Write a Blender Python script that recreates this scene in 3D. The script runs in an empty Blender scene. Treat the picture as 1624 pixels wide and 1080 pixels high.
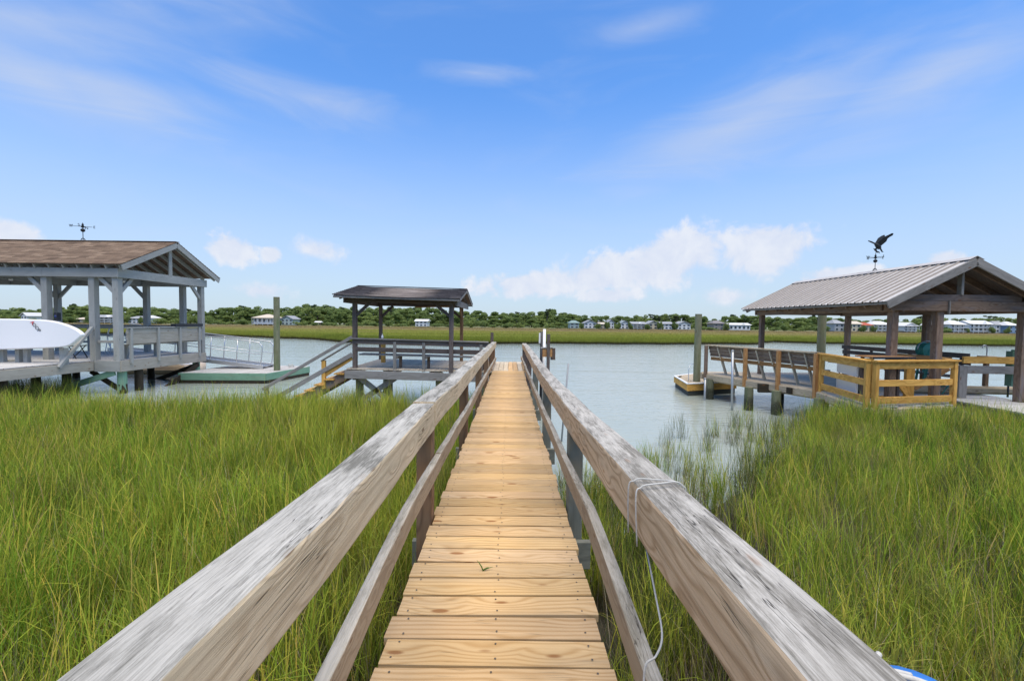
import bpy, bmesh, math, random
from mathutils import Vector, Matrix, noise as mnoise
R = math.radians
random.seed(7)
SC = bpy.context.scene
COL = SC.collection

# ------------------------------------------------------------------ camera, sky, sun, exposure
F_PX, CAM_Z = 710.0, 2.6
CAM_M = (Matrix.Rotation(R(-.24), 3, 'Z') @ Matrix.Rotation(math.pi/2 - R(2.35), 3, 'X') @ Matrix.Rotation(R(.65), 3, 'Z'))
cd = bpy.data.cameras.new('camera'); cam = bpy.data.objects.new('camera', cd); COL.objects.link(cam)
cam.matrix_world = Matrix.Translation((0, 0, CAM_Z)) @ CAM_M.to_4x4()
cd.sensor_width = 36; cd.lens = F_PX/1624*36; cd.clip_start = .05; cd.clip_end = 5000
SC.camera = cam
SUN_DIR = Vector((.08, -.22, .92)).normalized()
SUN_EL = math.asin(SUN_DIR.z); SUN_AZ = math.atan2(SUN_DIR.x, SUN_DIR.y)
SKY_STRENGTH, SUN_STRENGTH, EXPOSURE = .12, 4.1, .20
SC.view_settings.view_transform = 'Standard'; SC.view_settings.look = 'None'
SC.cycles.max_bounces = 6; SC.cycles.diffuse_bounces = 2; SC.cycles.glossy_bounces = 3; SC.cycles.transmission_bounces = 3; SC.cycles.transparent_max_bounces = 4
SC.cycles.caustics_reflective = False; SC.cycles.caustics_refractive = False
SC.view_settings.exposure = EXPOSURE; SC.view_settings.gamma = 1

def ray(x, y):
    return CAM_M @ Vector(((x-812)/F_PX, -(y-540)/F_PX, -1))
def atY(x, y, Y):
    d = ray(x, y); t = Y/d.y
    return Vector((d.x*t, Y, CAM_Z + d.z*t))
def azel(x, y):
    d = ray(x, y).normalized()
    return math.atan2(d.x, d.y), math.asin(d.z)

class NT:
    def __init__(s, tree): s.t = tree; s.n = tree.nodes; s.l = tree.links
    def new(s, typ, **kw):
        nd = s.n.new(typ)
        for k, v in kw.items(): setattr(nd, k, v)
        return nd
    def set(s, sock, v):
        if isinstance(v, bpy.types.NodeSocket): s.l.new(v, sock)
        elif v is not None:
            if isinstance(v, (tuple, list)) and len(v) == 3 and sock.type == 'RGBA': v = (*v, 1)
            sock.default_value = v
    def math(s, op, a, b=None, c=None, clamp=False):
        nd = s.new('ShaderNodeMath', operation=op, use_clamp=clamp)
        for i, v in enumerate((a, b, c)): s.set(nd.inputs[i], v)
        return nd.outputs[0]
    def vmath(s, op, a, b=None):
        nd = s.new('ShaderNodeVectorMath', operation=op)
        s.set(nd.inputs[0], a); s.set(nd.inputs[1], b)
        return nd.outputs[0]
    def mix(s, f, a, b, blend='MIX'):
        nd = s.new('ShaderNodeMix', data_type='RGBA', blend_type=blend, clamp_factor=True)
        s.set(nd.inputs[0], f); s.set(nd.inputs[6], a); s.set(nd.inputs[7], b)
        return nd.outputs[2]
    def noise(s, vec, scale, detail=3, rough=.55, dist=0):
        nd = s.new('ShaderNodeTexNoise')
        s.set(nd.inputs['Vector'], vec); nd.inputs['Scale'].default_value = scale
        nd.inputs['Detail'].default_value = detail; nd.inputs['Roughness'].default_value = rough
        nd.inputs['Distortion'].default_value = dist
        return nd.outputs[0]
    def step(s, v, a, b, lo=0., hi=1.):
        nd = s.new('ShaderNodeMapRange', interpolation_type='SMOOTHSTEP')
        s.set(nd.inputs[0], v)
        for i, q in zip((1, 2, 3, 4), (a, b, lo, hi)): s.set(nd.inputs[i], q)
        return nd.outputs[0]
    def ramp(s, f, stops):
        nd = s.new('ShaderNodeValToRGB'); e = nd.color_ramp.elements
        while len(e) < len(stops): e.new(.5)
        for el, (p, c) in zip(e, stops): el.position = p; el.color = (*c, 1)
        s.set(nd.inputs[0], f)
        return nd.outputs[0]

def build_world():
    w = bpy.data.worlds.new('World'); SC.world = w; w.use_nodes = True
    w.node_tree.nodes.clear(); N = NT(w.node_tree)
    sky = N.new('ShaderNodeTexSky', sky_type='NISHITA')
    sky.sun_disc = False; sky.sun_elevation = SUN_EL; sky.sun_rotation = SUN_AZ
    sky.altitude = 0; sky.air_density = 1.0; sky.dust_density = .6; sky.ozone_density = 1.6
    gen = N.new('ShaderNodeTexCoord').outputs['Generated']
    sp = N.new('ShaderNodeSeparateXYZ'); N.set(sp.inputs[0], gen)
    az = N.math('ARCTAN2', sp.outputs[0], sp.outputs[1]); el = N.math('ARCSINE', sp.outputs[2])
    # fibrous noise for high thin cloud, billowy noise for the low cumulus
    cz = N.new('ShaderNodeCombineXYZ'); N.set(cz.inputs[0], N.math('MULTIPLY', az, 1.5)); N.set(cz.inputs[1], N.math('MULTIPLY', el, 6.0)); N.set(cz.inputs[2], 3.1)
    fib = N.noise(cz.outputs[0], 2.3, 7, .55, .9)
    bil = N.noise(gen, 16, 8, .6, .35)
    bil2 = N.noise(gen, 5, 3, .5)
    def blob(px, py, wpx, hpx, rot=0., k=.7, nz=None, lo=0., hi=.5):
        a0, e0 = azel(px, py); wa = abs(azel(px+wpx, py)[0]-a0); we = abs(azel(px, py-hpx)[1]-e0)
        da = N.math('SUBTRACT', az, a0); de = N.math('SUBTRACT', el, e0)
        c, s_ = math.cos(R(rot)), math.sin(R(rot))
        u = N.math('ADD', N.math('MULTIPLY', da, c/wa), N.math('MULTIPLY', de, s_/wa))
        v = N.math('ADD', N.math('MULTIPLY', da, -s_/we), N.math('MULTIPLY', de, c/we))
        r = N.math('SQRT', N.math('ADD', N.math('MULTIPLY', u, u), N.math('MULTIPLY', v, v)))
        d = N.math('SUBTRACT', 1.0, r)
        d = N.math('MULTIPLY_ADD', N.math('SUBTRACT', nz, .5), k, d)
        return N.step(d, lo, hi)
    def mx(L):
        o = L[0]
        for q in L[1:]: o = N.math('MAXIMUM', o, q)
        return o
    cum = mx([blob(1060, 412, 130, 52, 18, 2.0, bil), blob(1215, 394, 102, 52, 6, 2.0, bil), blob(960, 434, 110, 38, 8, 2.0, bil),
              blob(850, 452, 120, 26, 4, 2.4, bil), blob(368, 395, 46, 30, 0, 2.2, bil), blob(10, 370, 60, 24, 0, 2.2, bil),
              blob(430, 404, 20, 16, 0, 2.0, bil), blob(505, 395, 50, 24, 0, 2.4, bil, .0, .9), blob(415, 462, 60, 18, 0, 2.4, bil, 0, .9),
              blob(962, 468, 60, 16, 0, 2.2, bil), blob(1150, 470, 60, 18, 0, 2.2, bil, 0, .9), blob(1500, 410, 40, 14, 0, 2.2, bil),
              blob(1330, 440, 100, 20, 0, 2.4, bil)])
    cir = mx([blob(60, 130, 190, 52, -16, 2.6, fib, -.9, 1.9), blob(190, 165, 130, 50, 4, 2.6, fib, -.8, 1.6), blob(500, 158, 170, 34, -3, 2.6, fib, -.6, 1.9), blob(755, 116, 70, 20, 0, 2.4, fib, -.5, 1.8),
              blob(1180, 195, 250, 60, 15, 2.8, fib, -.8, 1.9), blob(1470, 130, 230, 62, 17, 2.8, fib, -.8, 2.0), blob(1020, 44, 110, 26, 4, 2.8, fib, -.5, 2.8),
              blob(80, 30, 330, 90, 20, 2.6, fib, -.8, 2.4)])
    gen_cir = N.math('MULTIPLY', N.step(fib, .46, .90), .14)          # thin veil all round the sky
    veil = N.step(el, .50, .0, 0, .80)
    cirrus = N.math('MAXIMUM', N.math('MULTIPLY', cir, .66), gen_cir)
    # cumulus elsewhere round the horizon too
    ring = N.math('MULTIPLY', N.step(N.math('MULTIPLY', N.step(el, .22, .10), N.step(bil2, .5, .62)), .3, .9), N.step(bil, .42, .62))
    back = N.step(sp.outputs[1], .35, .1)
    cumul = N.math('MAXIMUM', cum, N.math('MULTIPLY', ring, back))
    tint = N.mix(1.0, sky.outputs[0], (.77, 1.27, 1.80), 'MULTIPLY')
    c1 = N.mix(veil, tint, (4.5, 5.0, 5.7))
    c2 = N.mix(cirrus, c1, (4.6, 5.05, 6.0))
    shade = N.mix(N.step(bil, .35, .75), (5.2, 5.6, 6.6), (6.2, 6.4, 6.9))
    c3 = N.mix(N.math('MULTIPLY', cumul, .90), c2, shade)
    bg = N.new('ShaderNodeBackground'); N.set(bg.inputs[0], c3); bg.inputs[1].default_value = SKY_STRENGTH
    out = N.new('ShaderNodeOutputWorld'); N.l.new(bg.outputs[0], out.inputs[0])
build_world()
sl = bpy.data.lights.new('sun', 'SUN'); sl.energy = SUN_STRENGTH; sl.angle = R(62); sl.color = (1, .865, .64)
so = bpy.data.objects.new('sun', sl); COL.objects.link(so); so.location = (0, 0, 50)
so.rotation_euler = SUN_DIR.to_track_quat('Z', 'Y').to_euler()

# ------------------------------------------------------------------ materials
MATS = {}
def newmat(name):
    m = bpy.data.materials.new(name); m.use_nodes = True; m.node_tree.nodes.clear()
    N = NT(m.node_tree); b = N.new('ShaderNodeBsdfPrincipled'); o = N.new('ShaderNodeOutputMaterial')
    N.l.new(b.outputs[0], o.inputs[0]); MATS[name] = m
    return m, N, b, o
def obj_coord(N):
    tc = N.new('ShaderNodeTexCoord').outputs['Object']; oi = N.new('ShaderNodeObjectInfo')
    r = oi.outputs['Random']; cb = N.new('ShaderNodeCombineXYZ')
    N.set(cb.inputs[0], N.math('MULTIPLY', r, 71.3)); N.set(cb.inputs[1], N.math('MULTIPLY', r, 37.7)); N.set(cb.inputs[2], N.math('MULTIPLY', r, 93.1))
    return N.vmath('ADD', tc, cb.outputs[0]), r, tc
def bump(N, b, h, strength, dist=.005):
    bp = N.new('ShaderNodeBump'); bp.inputs['Strength'].default_value = strength; bp.inputs['Distance'].default_value = dist
    N.set(bp.inputs['Height'], h); N.l.new(bp.outputs[0], b.inputs['Normal'])
def wood(name, base, dark, top=None, topdark=None, var=.18, rough=.78, rings=70, ringamt=.5, knot=(.16, .07, .03), knotscale=1., bumps=.35, stain=None, stainamt=.3, lines=.3, zring=.55, alt=None, crisp=0., swirl=15.):
    m, N, b, o = newmat(name)
    v, rnd, tc = obj_coord(N)
    st = N.vmath('MULTIPLY', v, (1.0, 16., 16.))
    fine = N.noise(N.vmath('MULTIPLY', v, (3.0, 120., 120.)), 1.0, 6, .7)
    streak = N.noise(st, 1.6, 5, .6)
    sp = N.new('ShaderNodeSeparateXYZ'); N.set(sp.inputs[0], v)
    # knots: cells stretched along the board
    vo = N.new('ShaderNodeTexVoronoi'); N.set(vo.inputs['Vector'], N.vmath('MULTIPLY', v, (2.6*knotscale, 8*knotscale, 8*knotscale))); vo.inputs['Scale'].default_value = 1
    kd = vo.outputs['Distance']
    kn = N.step(kd, .15, .08); kr = N.step(kd, .62, .08)
    ph = N.math('ADD', N.math('MULTIPLY', sp.outputs[1], rings), N.math('MULTIPLY', sp.outputs[2], rings*zring))
    wob = N.noise(N.vmath('MULTIPLY', v, (1.7, 5., 5.)), 1.0, 2, .5)
    ph = N.math('ADD', ph, N.math('MULTIPLY', wob, swirl)); ph = N.math('ADD', ph, N.math('MULTIPLY', kr, 9.))
    ring = N.math('MULTIPLY_ADD', N.math('SINE', ph), .5, .5)
    ring = N.math('POWER', ring, 2.2)
    f = N.math('ADD', N.math('MULTIPLY', ring, ringamt), N.math('MULTIPLY', N.math('SUBTRACT', fine, .35), .7), clamp=True)
    col = N.mix(f, base, dark)
    if alt: col = N.mix(N.math('MULTIPLY', N.math('FRACT', N.math('MULTIPLY', rnd, 7.31)), .75), col, N.mix(f, alt, dark))
    if stain: col = N.mix(N.math('MULTIPLY', N.step(N.noise(N.vmath('MULTIPLY', v, (.8, 6., 6.)), 1.3, 3), .48, .72), stainamt), col, stain)
    if top:
        ge = N.new('ShaderNodeNewGeometry'); gs = N.new('ShaderNodeSeparateXYZ'); N.set(gs.inputs[0], ge.outputs['Normal'])
        up = N.step(gs.outputs[2], .3, .8)
        patch = N.math('ADD', N.math('MULTIPLY', N.step(N.noise(N.vmath('MULTIPLY', v, (2.4, 13., 13.)), 1.1, 7, .72), .40, .66), .85), N.math('MULTIPLY', N.math('SUBTRACT', fine, .42), 1.6), clamp=True)
        if crisp:
            hair = N.noise(N.vmath('MULTIPLY', v, (9., 330., 330.)), 1.0, 4, .7)
            patch = N.math('ADD', patch, N.math('MULTIPLY', N.math('SUBTRACT', hair, .5), crisp), clamp=True)
            f2 = N.math('MULTIPLY', N.math('SUBTRACT', hair, .45), crisp*.55, clamp=True); col = N.mix(f2, col, dark)
        tcol = N.mix(patch, top, topdark)
        col = N.mix(up, col, tcol)
    # drying checks: thin dark lines along the grain
    ck = N.noise(N.vmath('MULTIPLY', v, (.9, 60., 60.)), 1.0, 2, .5)
    line = N.step(N.math('ABSOLUTE', N.math('SUBTRACT', ck, .5)), .012, .0)
    line = N.math('MULTIPLY', line, N.step(N.noise(v, 2.3, 2), .48, .62))
    col = N.mix(N.math('MULTIPLY', line, lines), col, (.05, .04, .03))
    col = N.mix(N.math('MULTIPLY', kn, N.math('MULTIPLY_ADD', up, -.62, .8) if top else .8), col, knot)
    br = N.math('MULTIPLY_ADD', rnd, 2*var, 1-var)
    mott = N.math('MULTIPLY_ADD', N.noise(N.vmath('MULTIPLY', v, (1., 3., 3.)), 2.2, 3), .46, .77)
    col = N.mix(1.0, col, N.math('MULTIPLY', br, mott), 'MULTIPLY')
    N.set(b.inputs['Base Color'], col); b.inputs['Roughness'].default_value = rough
    b.inputs['Specular IOR Level'].default_value = .10
    h = N.math('SUBTRACT', N.math('ADD', N.math('MULTIPLY', fine, .6), N.math('MULTIPLY', ring, .25)), N.math('MULTIPLY', line, 1.2))
    bump(N, b, h, bumps, .006)
    return m
def plain(name, col, rough=.6, metal=0, noise_amt=.12, nscale=6, bumps=0, spec=.4):
    m, N, b, o = newmat(name)
    v, rnd, tc = obj_coord(N)
    n = N.noise(v, nscale, 5, .6)
    c = N.mix(1.0, col, N.math('MULTIPLY_ADD', n, 2*noise_amt, 1-noise_amt), 'MULTIPLY')
    N.set(b.inputs['Base Color'], c); b.inputs['Roughness'].default_value = rough; b.inputs['Metallic'].default_value = metal
    b.inputs['Specular IOR Level'].default_value = spec
    if bumps: bump(N, b, n, bumps, .01)
    return m

wood('new_pine', (.59, .405, .195), (.36, .20, .072), var=.17, ringamt=.5, rings=230, swirl=11., knot=(.22, .085, .025), knotscale=1.15, bumps=.25, stain=(.44, .32, .19), stainamt=.6, lines=.5, rough=.72, alt=(.62, .435, .265))
wood('rail_wood_pale', (.78, .62, .40), (.52, .37, .215), (.49, .47, .42), (.16, .154, .13), var=.05, ringamt=.4, rings=105, zring=1.2, swirl=12., knotscale=1.6, knot=(.22, .14, .08), bumps=.8, stain=(.54, .48, .33), stainamt=.5, lines=.9, crisp=2.0)
wood('rail_wood_brown', (.72, .52, .32), (.33, .19, .09), (.49, .465, .415), (.185, .172, .145), var=.05, ringamt=.5, rings=115, zring=1.2, swirl=12., knotscale=1.6, knot=(.36, .14, .03), bumps=.8, stain=(.60, .50, .36), stainamt=.6, lines=.9, crisp=2.0)
wood('mid_rail_wood', (.43, .33, .22), (.27, .19, .12), (.52, .47, .38), (.27, .24, .18), var=.08, ringamt=.4, rings=60, bumps=.5, lines=.9, crisp=1.8, knotscale=2.2)
wood('post_brown', (.26, .16, .09), (.13, .075, .045), var=.2, ringamt=.6, rings=40, bumps=.4)
wood('post_grey_green', (.25, .25, .20), (.15, .15, .12), var=.15, ringamt=.4, bumps=.4)
wood('weathered_grey', (.27, .255, .235), (.17, .155, .14), (.36, .345, .32), (.2, .19, .18), var=.14, ringamt=.4, bumps=.4)
wood('weathered_deck', (.58, .50, .385), (.41, .335, .245), var=.12, ringamt=.35, bumps=.3)
wood('dark_timber', (.15, .125, .115), (.085, .068, .06), (.24, .22, .205), (.14, .125, .115), var=.16, ringamt=.5, bumps=.4, stain=(.19, .12, .075), stainamt=.5)
wood('brown_timber', (.25, .175, .125), (.13, .085, .06), (.27, .235, .21), (.16, .13, .11), var=.15, ringamt=.5, bumps=.4, stain=(.19, .17, .175), stainamt=.7)
wood('tan_timber', (.45, .375, .27), (.30, .235, .155), var=.1, ringamt=.5, bumps=.4, knot=(.14, .08, .04))
wood('orange_timber', (.70, .40, .105), (.44, .215, .05), var=.14, ringamt=.55, rings=60, bumps=.2, knot=(.36, .14, .03), rough=.6)
wood('rust_timber', (.46, .25, .105), (.27, .125, .05), var=.2, ringamt=.5, bumps=.3)
wood('grey_paint_wood', (.35, .355, .335), (.265, .27, .26), var=.06, ringamt=.18, bumps=.2, knot=(.22, .22, .2), lines=.25, stain=(.38, .375, .35), stainamt=.4)
wood('taupe_board', (.40, .37, .315), (.30, .275, .23), var=.08, ringamt=.3, bumps=.2, lines=.2)
wood('pale_deck', (.50, .485, .46), (.38, .365, .35), var=.10, ringamt=.25, bumps=.2)
wood('green_paint_wood', (.20, .35, .245), (.135, .25, .18), var=.10, ringamt=.25, bumps=.25, stain=(.24, .30, .21), stainamt=.5, knot=(.09, .17, .11))
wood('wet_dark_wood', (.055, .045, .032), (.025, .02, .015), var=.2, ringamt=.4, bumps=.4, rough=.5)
wood('pile_wood', (.20, .20, .13), (.12, .125, .075), var=.15, ringamt=.35, rings=30, bumps=.5, stain=(.11, .15, .065), stainamt=.7)
def waterline(name):
    N = NT(MATS[name].node_tree); b = next(n for n in N.n if n.type == 'BSDF_PRINCIPLED'); l = b.inputs['Base Color'].links[0].from_socket
    p = N.new('ShaderNodeNewGeometry').outputs['Position']; sp = N.new('ShaderNodeSeparateXYZ'); N.set(sp.inputs[0], p)
    h = N.math('MULTIPLY_ADD', N.math('SUBTRACT', N.noise(p, 7, 4, .65), .5), .5, sp.outputs[2])
    c = N.mix(N.math('MULTIPLY', N.step(h, .50, .25), .85), l, (.035, .036, .022)); c = N.mix(N.math('MULTIPLY', N.step(N.noise(p, 60, 2), .62, .68), N.step(h, .42, .2)), c, (.30, .29, .25)); N.set(b.inputs['Base Color'], c)
for _m in ('pile_wood', 'post_grey_green'): waterline(_m)
plain('aluminium', (.62, .63, .64), .38, .75, .06)
plain('galvanised', (.42, .44, .46), .45, .6, .12)
plain('white_plastic', (.80, .80, .79), .35, 0, .03)
plain('white_board', (.82, .82, .83), .28, 0, .02, 2)
plain('navy', (.03, .05, .16), .5)
plain('black_iron', (.022, .026, .028), .5, .4, .3)
plain('black_plastic', (.02, .022, .03), .45)
plain('reel_green', (.045, .25, .20), .4, 0, .1)
plain('box_green', (.12, .23, .16), .5)
plain('rope_white', (.52, .51, .47), .85, 0, .15, 60, .4)
plain('fender_blue', (.03, .20, .62), .35)
plain('logo_red', (.65, .03, .04), .5, 0, 0)
plain('logo_black', (.03, .03, .035), .5, 0, 0)
plain('tan_plastic', (.56, .46, .36), .5, 0, .08)
plain('nail_steel', (.10, .085, .07), .5, .5)
plain('bark', (.10, .075, .055), .9, 0, .3, 8, .5)
plain('roof_seam', (.27, .235, .205), .7, 0, .3)
plain('dull_pipe', (.30, .32, .34), .6, .2)
plain('float_foam', (.05, .055, .05), .7, 0, .3)

def roof_mats():
    for nm, base, alt, alt2 in (('shingle_brown', (.215, .155, .112), (.135, .098, .074), (.30, .222, .16)), ('shingle_dark', (.082, .075, .078), (.05, .046, .05), (.125, .114, .114))):
        m, N, b, o = newmat(nm); v, rnd, tc = obj_coord(N)
        sp = N.new('ShaderNodeSeparateXYZ'); N.set(sp.inputs[0], v)
        cell = N.math('FLOOR', N.math('MULTIPLY', sp.outputs[0], 3.2))
        wn = N.new('ShaderNodeTexWhiteNoise', noise_dimensions='2D')
        cb = N.new('ShaderNodeCombineXYZ'); N.set(cb.inputs[0], cell); N.set(cb.inputs[1], rnd)
        N.set(wn.inputs[0], cb.outputs[0])
        c = N.ramp(wn.outputs[0], [(0, alt), (.4, base), (.75, base), (1, alt2)])
        g = N.noise(v, 90, 3, .7)
        fr = N.math('FRACT', N.math('MULTIPLY', sp.outputs[0], 3.2))
        gap = N.step(N.math('ABSOLUTE', N.math('SUBTRACT', fr, .5)), .47, .49)
        c = N.mix(N.math('MULTIPLY', gap, .7), c, (.03, .025, .022))
        c = N.mix(1., c, N.math('MULTIPLY_ADD', g, .7, .65), 'MULTIPLY')
        N.set(b.inputs['Base Color'], c); b.inputs['Roughness'].default_value = .95; b.inputs['Specular IOR Level'].default_value = .03
        bump(N, b, g, .5, .004)
    m, N, b, o = newmat('roof_metal'); v, rnd, tc = obj_coord(N)
    n = N.noise(N.vmath('MULTIPLY', v, (1.2, 9, 9)), 1.5, 6, .65)
    c = N.mix(N.step(n, .35, .75), (.52, .50, .475), (.36, .33, .30))
    c = N.mix(N.math('MULTIPLY', N.step(N.noise(v, 7, 5, .7), .6, .75), .5), c, (.25, .17, .11))
    c = N.mix(1., c, N.math('MULTIPLY_ADD', rnd, .16, .92), 'MULTIPLY')
    N.set(b.inputs['Base Color'], c); b.inputs['Roughness'].default_value = .6; b.inputs['Metallic'].default_value = .0; b.inputs['Specular IOR Level'].default_value = .3
roof_mats()

def ground_mats():
    m, N, b, o = newmat('mud')
    p = N.new('ShaderNodeNewGeometry').outputs['Position']
    sp = N.new('ShaderNodeSeparateXYZ'); N.set(sp.inputs[0], p)
    n = N.noise(p, 3.5, 6, .65); n2 = N.noise(p, .05, 4, .6)
    mud = N.mix(n, (.035, .034, .022), (.085, .078, .05))
    far = N.ramp(n2, [(.3, (.10, .125, .025)), (.5, (.15, .165, .04)), (.7, (.21, .17, .085))])
    c = N.mix(N.step(sp.outputs[1], 46, 56), mud, far)
    N.set(b.inputs['Base Color'], c); b.inputs['Roughness'].default_value = .8
    N.set(b.inputs['Roughness'], N.step(n, .3, .7, .35, .85)); bump(N, b, n, .6, .05)
    # water: grey-green tidal creek, small wind ripples
    m, N, b, o = newmat('water')
    p = N.new('ShaderNodeNewGeometry').outputs['Position']
    w1 = N.noise(N.vmath('MULTIPLY', p, (1.0, 2.4, 1)), 2.3, 4, .55, .4)
    w2 = N.noise(N.vmath('MULTIPLY', p, (.16, .5, 1)), 1.0, 3, .5, .3)
    w3 = N.noise(N.vmath('MULTIPLY', p, (1, 1.8, 1)), 9.0, 2, .5)
    h = N.math('ADD', N.math('ADD', N.math('MULTIPLY', w1, .05), N.math('MULTIPLY', w2, .12)), N.math('MULTIPLY', w3, .010))
    N.set(b.inputs['Base Color'], N.mix(N.noise(p, .04, 3), (.30, .345, .31), (.36, .40, .355)))
    b.inputs['Roughness'].default_value = .07; b.inputs['IOR'].default_value = 1.33
    b.inputs['Specular IOR Level'].default_value = .5
    bp = N.new('ShaderNodeBump'); bp.inputs['Strength'].default_value = .36; bp.inputs['Distance'].default_value = 1.0
    N.set(bp.inputs['Height'], h); N.l.new(bp.outputs[0], b.inputs['Normal'])
    # blades: 'hue' picks green / yellow / straw for each leaf, 'hgt' runs from root to tip
    def blade(name, stops, root, patch_cols, scl, amt, trans):
        m, N, b, o = newmat(name)
        a = N.new('ShaderNodeAttribute', attribute_name='hue').outputs['Fac']
        hg = N.new('ShaderNodeAttribute', attribute_name='hgt').outputs['Fac']
        oi = N.new('ShaderNodeObjectInfo').outputs['Random']
        p = N.new('ShaderNodeNewGeometry').outputs['Position']
        a2 = N.math('ADD', a, N.math('MULTIPLY', N.math('SUBTRACT', oi, .5), .12), clamp=True)
        c = N.ramp(a2, stops)
        if patch_cols:
            pn = N.noise(p, scl, 4, .6)
            c = N.mix(N.math('MULTIPLY', N.step(pn, .42, .66), amt), c, patch_cols)
            c = N.mix(N.math('MULTIPLY', N.step(N.noise(p, .9, 3, .6), .50, .68), .45), c, (.14, .18, .03))
            c = N.mix(N.math('MULTIPLY', N.step(N.noise(p, 1.7, 3, .6), .56, .70), .45), c, (.30, .23, .11))
        c = N.mix(N.step(hg, .50, .08), c, root)  # brown sheath at the root, darkened further to paint shade between stems
        N.set(b.inputs['Base Color'], c); b.inputs['Roughness'].default_value = .6; b.inputs['Specular IOR Level'].default_value = .06
        tr = N.new('ShaderNodeBsdfTranslucent'); N.set(tr.inputs[0], c)
        ms = N.new('ShaderNodeMixShader'); ms.inputs[0].default_value = trans
        N.l.new(b.outputs[0], ms.inputs[1]); N.l.new(tr.outputs[0], ms.inputs[2]); N.l.new(ms.outputs[0], o.inputs[0])
        return N, c, b, tr
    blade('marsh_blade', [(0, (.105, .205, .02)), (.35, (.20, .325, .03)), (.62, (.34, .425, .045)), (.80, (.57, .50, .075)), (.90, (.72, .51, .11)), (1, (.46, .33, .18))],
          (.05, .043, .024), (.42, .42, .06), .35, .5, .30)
    blade('dead_blade', [(0, (.15, .115, .085)), (.5, (.27, .215, .155)), (.85, (.42, .35, .25)), (1, (.62, .54, .40))], (.09, .07, .045), None, 1, 0, .2)
    blade('dark_blade', [(0, (.05, .09, .02)), (.5, (.10, .14, .03)), (.8, (.17, .17, .06)), (1, (.20, .14, .08))], (.05, .045, .025), None, 1, 0, .3)
    # far marsh: a zone of tan seed heads behind, green in front
    m, N, b, o = newmat('far_blade')
    a = N.new('ShaderNodeAttribute', attribute_name='hue').outputs['Fac']
    p = N.new('ShaderNodeNewGeometry').outputs['Position']
    sp = N.new('ShaderNodeSeparateXYZ'); N.set(sp.inputs[0], p)
    pn = N.noise(N.vmath('MULTIPLY', p, (.22, 1, 1)), .055, 5, .62)
    z = N.math('MULTIPLY_ADD', N.math('SUBTRACT', pn, .5), 190, sp.outputs[1])
    zone = N.ramp(N.math('DIVIDE', z, 200), [(.20, (.24, .28, .045)), (.34, (.34, .37, .06)), (.46, (.39, .38, .09)), (.62, (.46, .38, .15)), (.8, (.50, .38, .19)), (.95, (.44, .37, .15))])
    c = N.mix(1., zone, N.math('MULTIPLY_ADD', a, .7, .62), 'MULTIPLY')
    c = N.mix(N.step(sp.outputs[2], .42, .08), c, (.055, .05, .03))  # mud brown low down, painting in the shaded base of the shoreline grass
    N.set(b.inputs['Base Color'], c); b.inputs['Roughness'].default_value = .7; b.inputs['Specular IOR Level'].default_value = .1
    tr = N.new('ShaderNodeBsdfTranslucent'); N.set(tr.inputs[0], c)
    ms = N.new('ShaderNodeMixShader'); ms.inputs[0].default_value = .35
    N.l.new(b.outputs[0], ms.inputs[1]); N.l.new(tr.outputs[0], ms.inputs[2]); N.l.new(ms.outputs[0], o.inputs[0])
    # tree leaves, colours lightened to stand in for distance haze
    for nm, lo, hi in (('leaf_oak', (.11, .165, .05), (.27, .35, .11)), ('leaf_pine', (.06, .095, .045), (.13, .175, .08)), ('leaf_bright', (.17, .23, .065), (.31, .38, .12))):
        m, N, b, o = newmat(nm)
        a = N.new('ShaderNodeAttribute', attribute_name='hue').outputs['Fac']
        oi = N.new('ShaderNodeObjectInfo').outputs['Random']
        c = N.mix(N.math('ADD', N.math('MULTIPLY', a, .65), N.math('MULTIPLY', oi, .35)), lo, hi)
        N.set(b.inputs['Base Color'], c); b.inputs['Roughness'].default_value = .6; b.inputs['Specular IOR Level'].default_value = .2
        tr = N.new('ShaderNodeBsdfTranslucent'); N.set(tr.inputs[0], c)
        ms = N.new('ShaderNodeMixShader'); ms.inputs[0].default_value = .45
        N.l.new(b.outputs[0], ms.inputs[1]); N.l.new(tr.outputs[0], ms.inputs[2]); N.l.new(ms.outputs[0], o.inputs[0])
ground_mats()

# ------------------------------------------------------------------ helpers
WM = {}
def attach(o, parent, mw):
    """link o, parent it, and place it by its world matrix"""
    COL.objects.link(o); WM[o.name] = mw.copy()
    if parent is not None:
        o.parent = parent; o.matrix_basis = WM[parent.name].inverted() @ mw
    else: o.matrix_basis = mw
    return o
def tag(o, label, cat, group=None):
    o['label'] = label; o['category'] = cat
    if group: o['group'] = group
    return o
def thing(name, loc, label, cat, group=None):
    o = bpy.data.objects.new(name, None); o.empty_display_size = .2
    attach(o, None, Matrix.Translation(Vector(loc)))
    return tag(o, label, cat, group)
def mesh(name, verts, faces, mat, smooth=False):
    me = bpy.data.meshes.new(name); me.from_pydata([tuple(v) for v in verts], [], faces); me.update()
    if mat: me.materials.append(MATS[mat])
    if smooth:
        for p in me.polygons: p.use_smooth = True
    return me
def obj(name, verts, faces, mat, parent=None, mw=None, smooth=False):
    """one mesh object; verts are world coordinates unless mw is given"""
    if mw is None:
        vs = [Vector(v) for v in verts]; c = sum(vs, Vector())/len(vs)
        c.z = min(v.z for v in vs); mw = Matrix.Translation(c); verts = [v-c for v in vs]
    return attach(bpy.data.objects.new(name, mesh(name, verts, faces, mat, smooth)), parent, mw)
CACHE = {}
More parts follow.
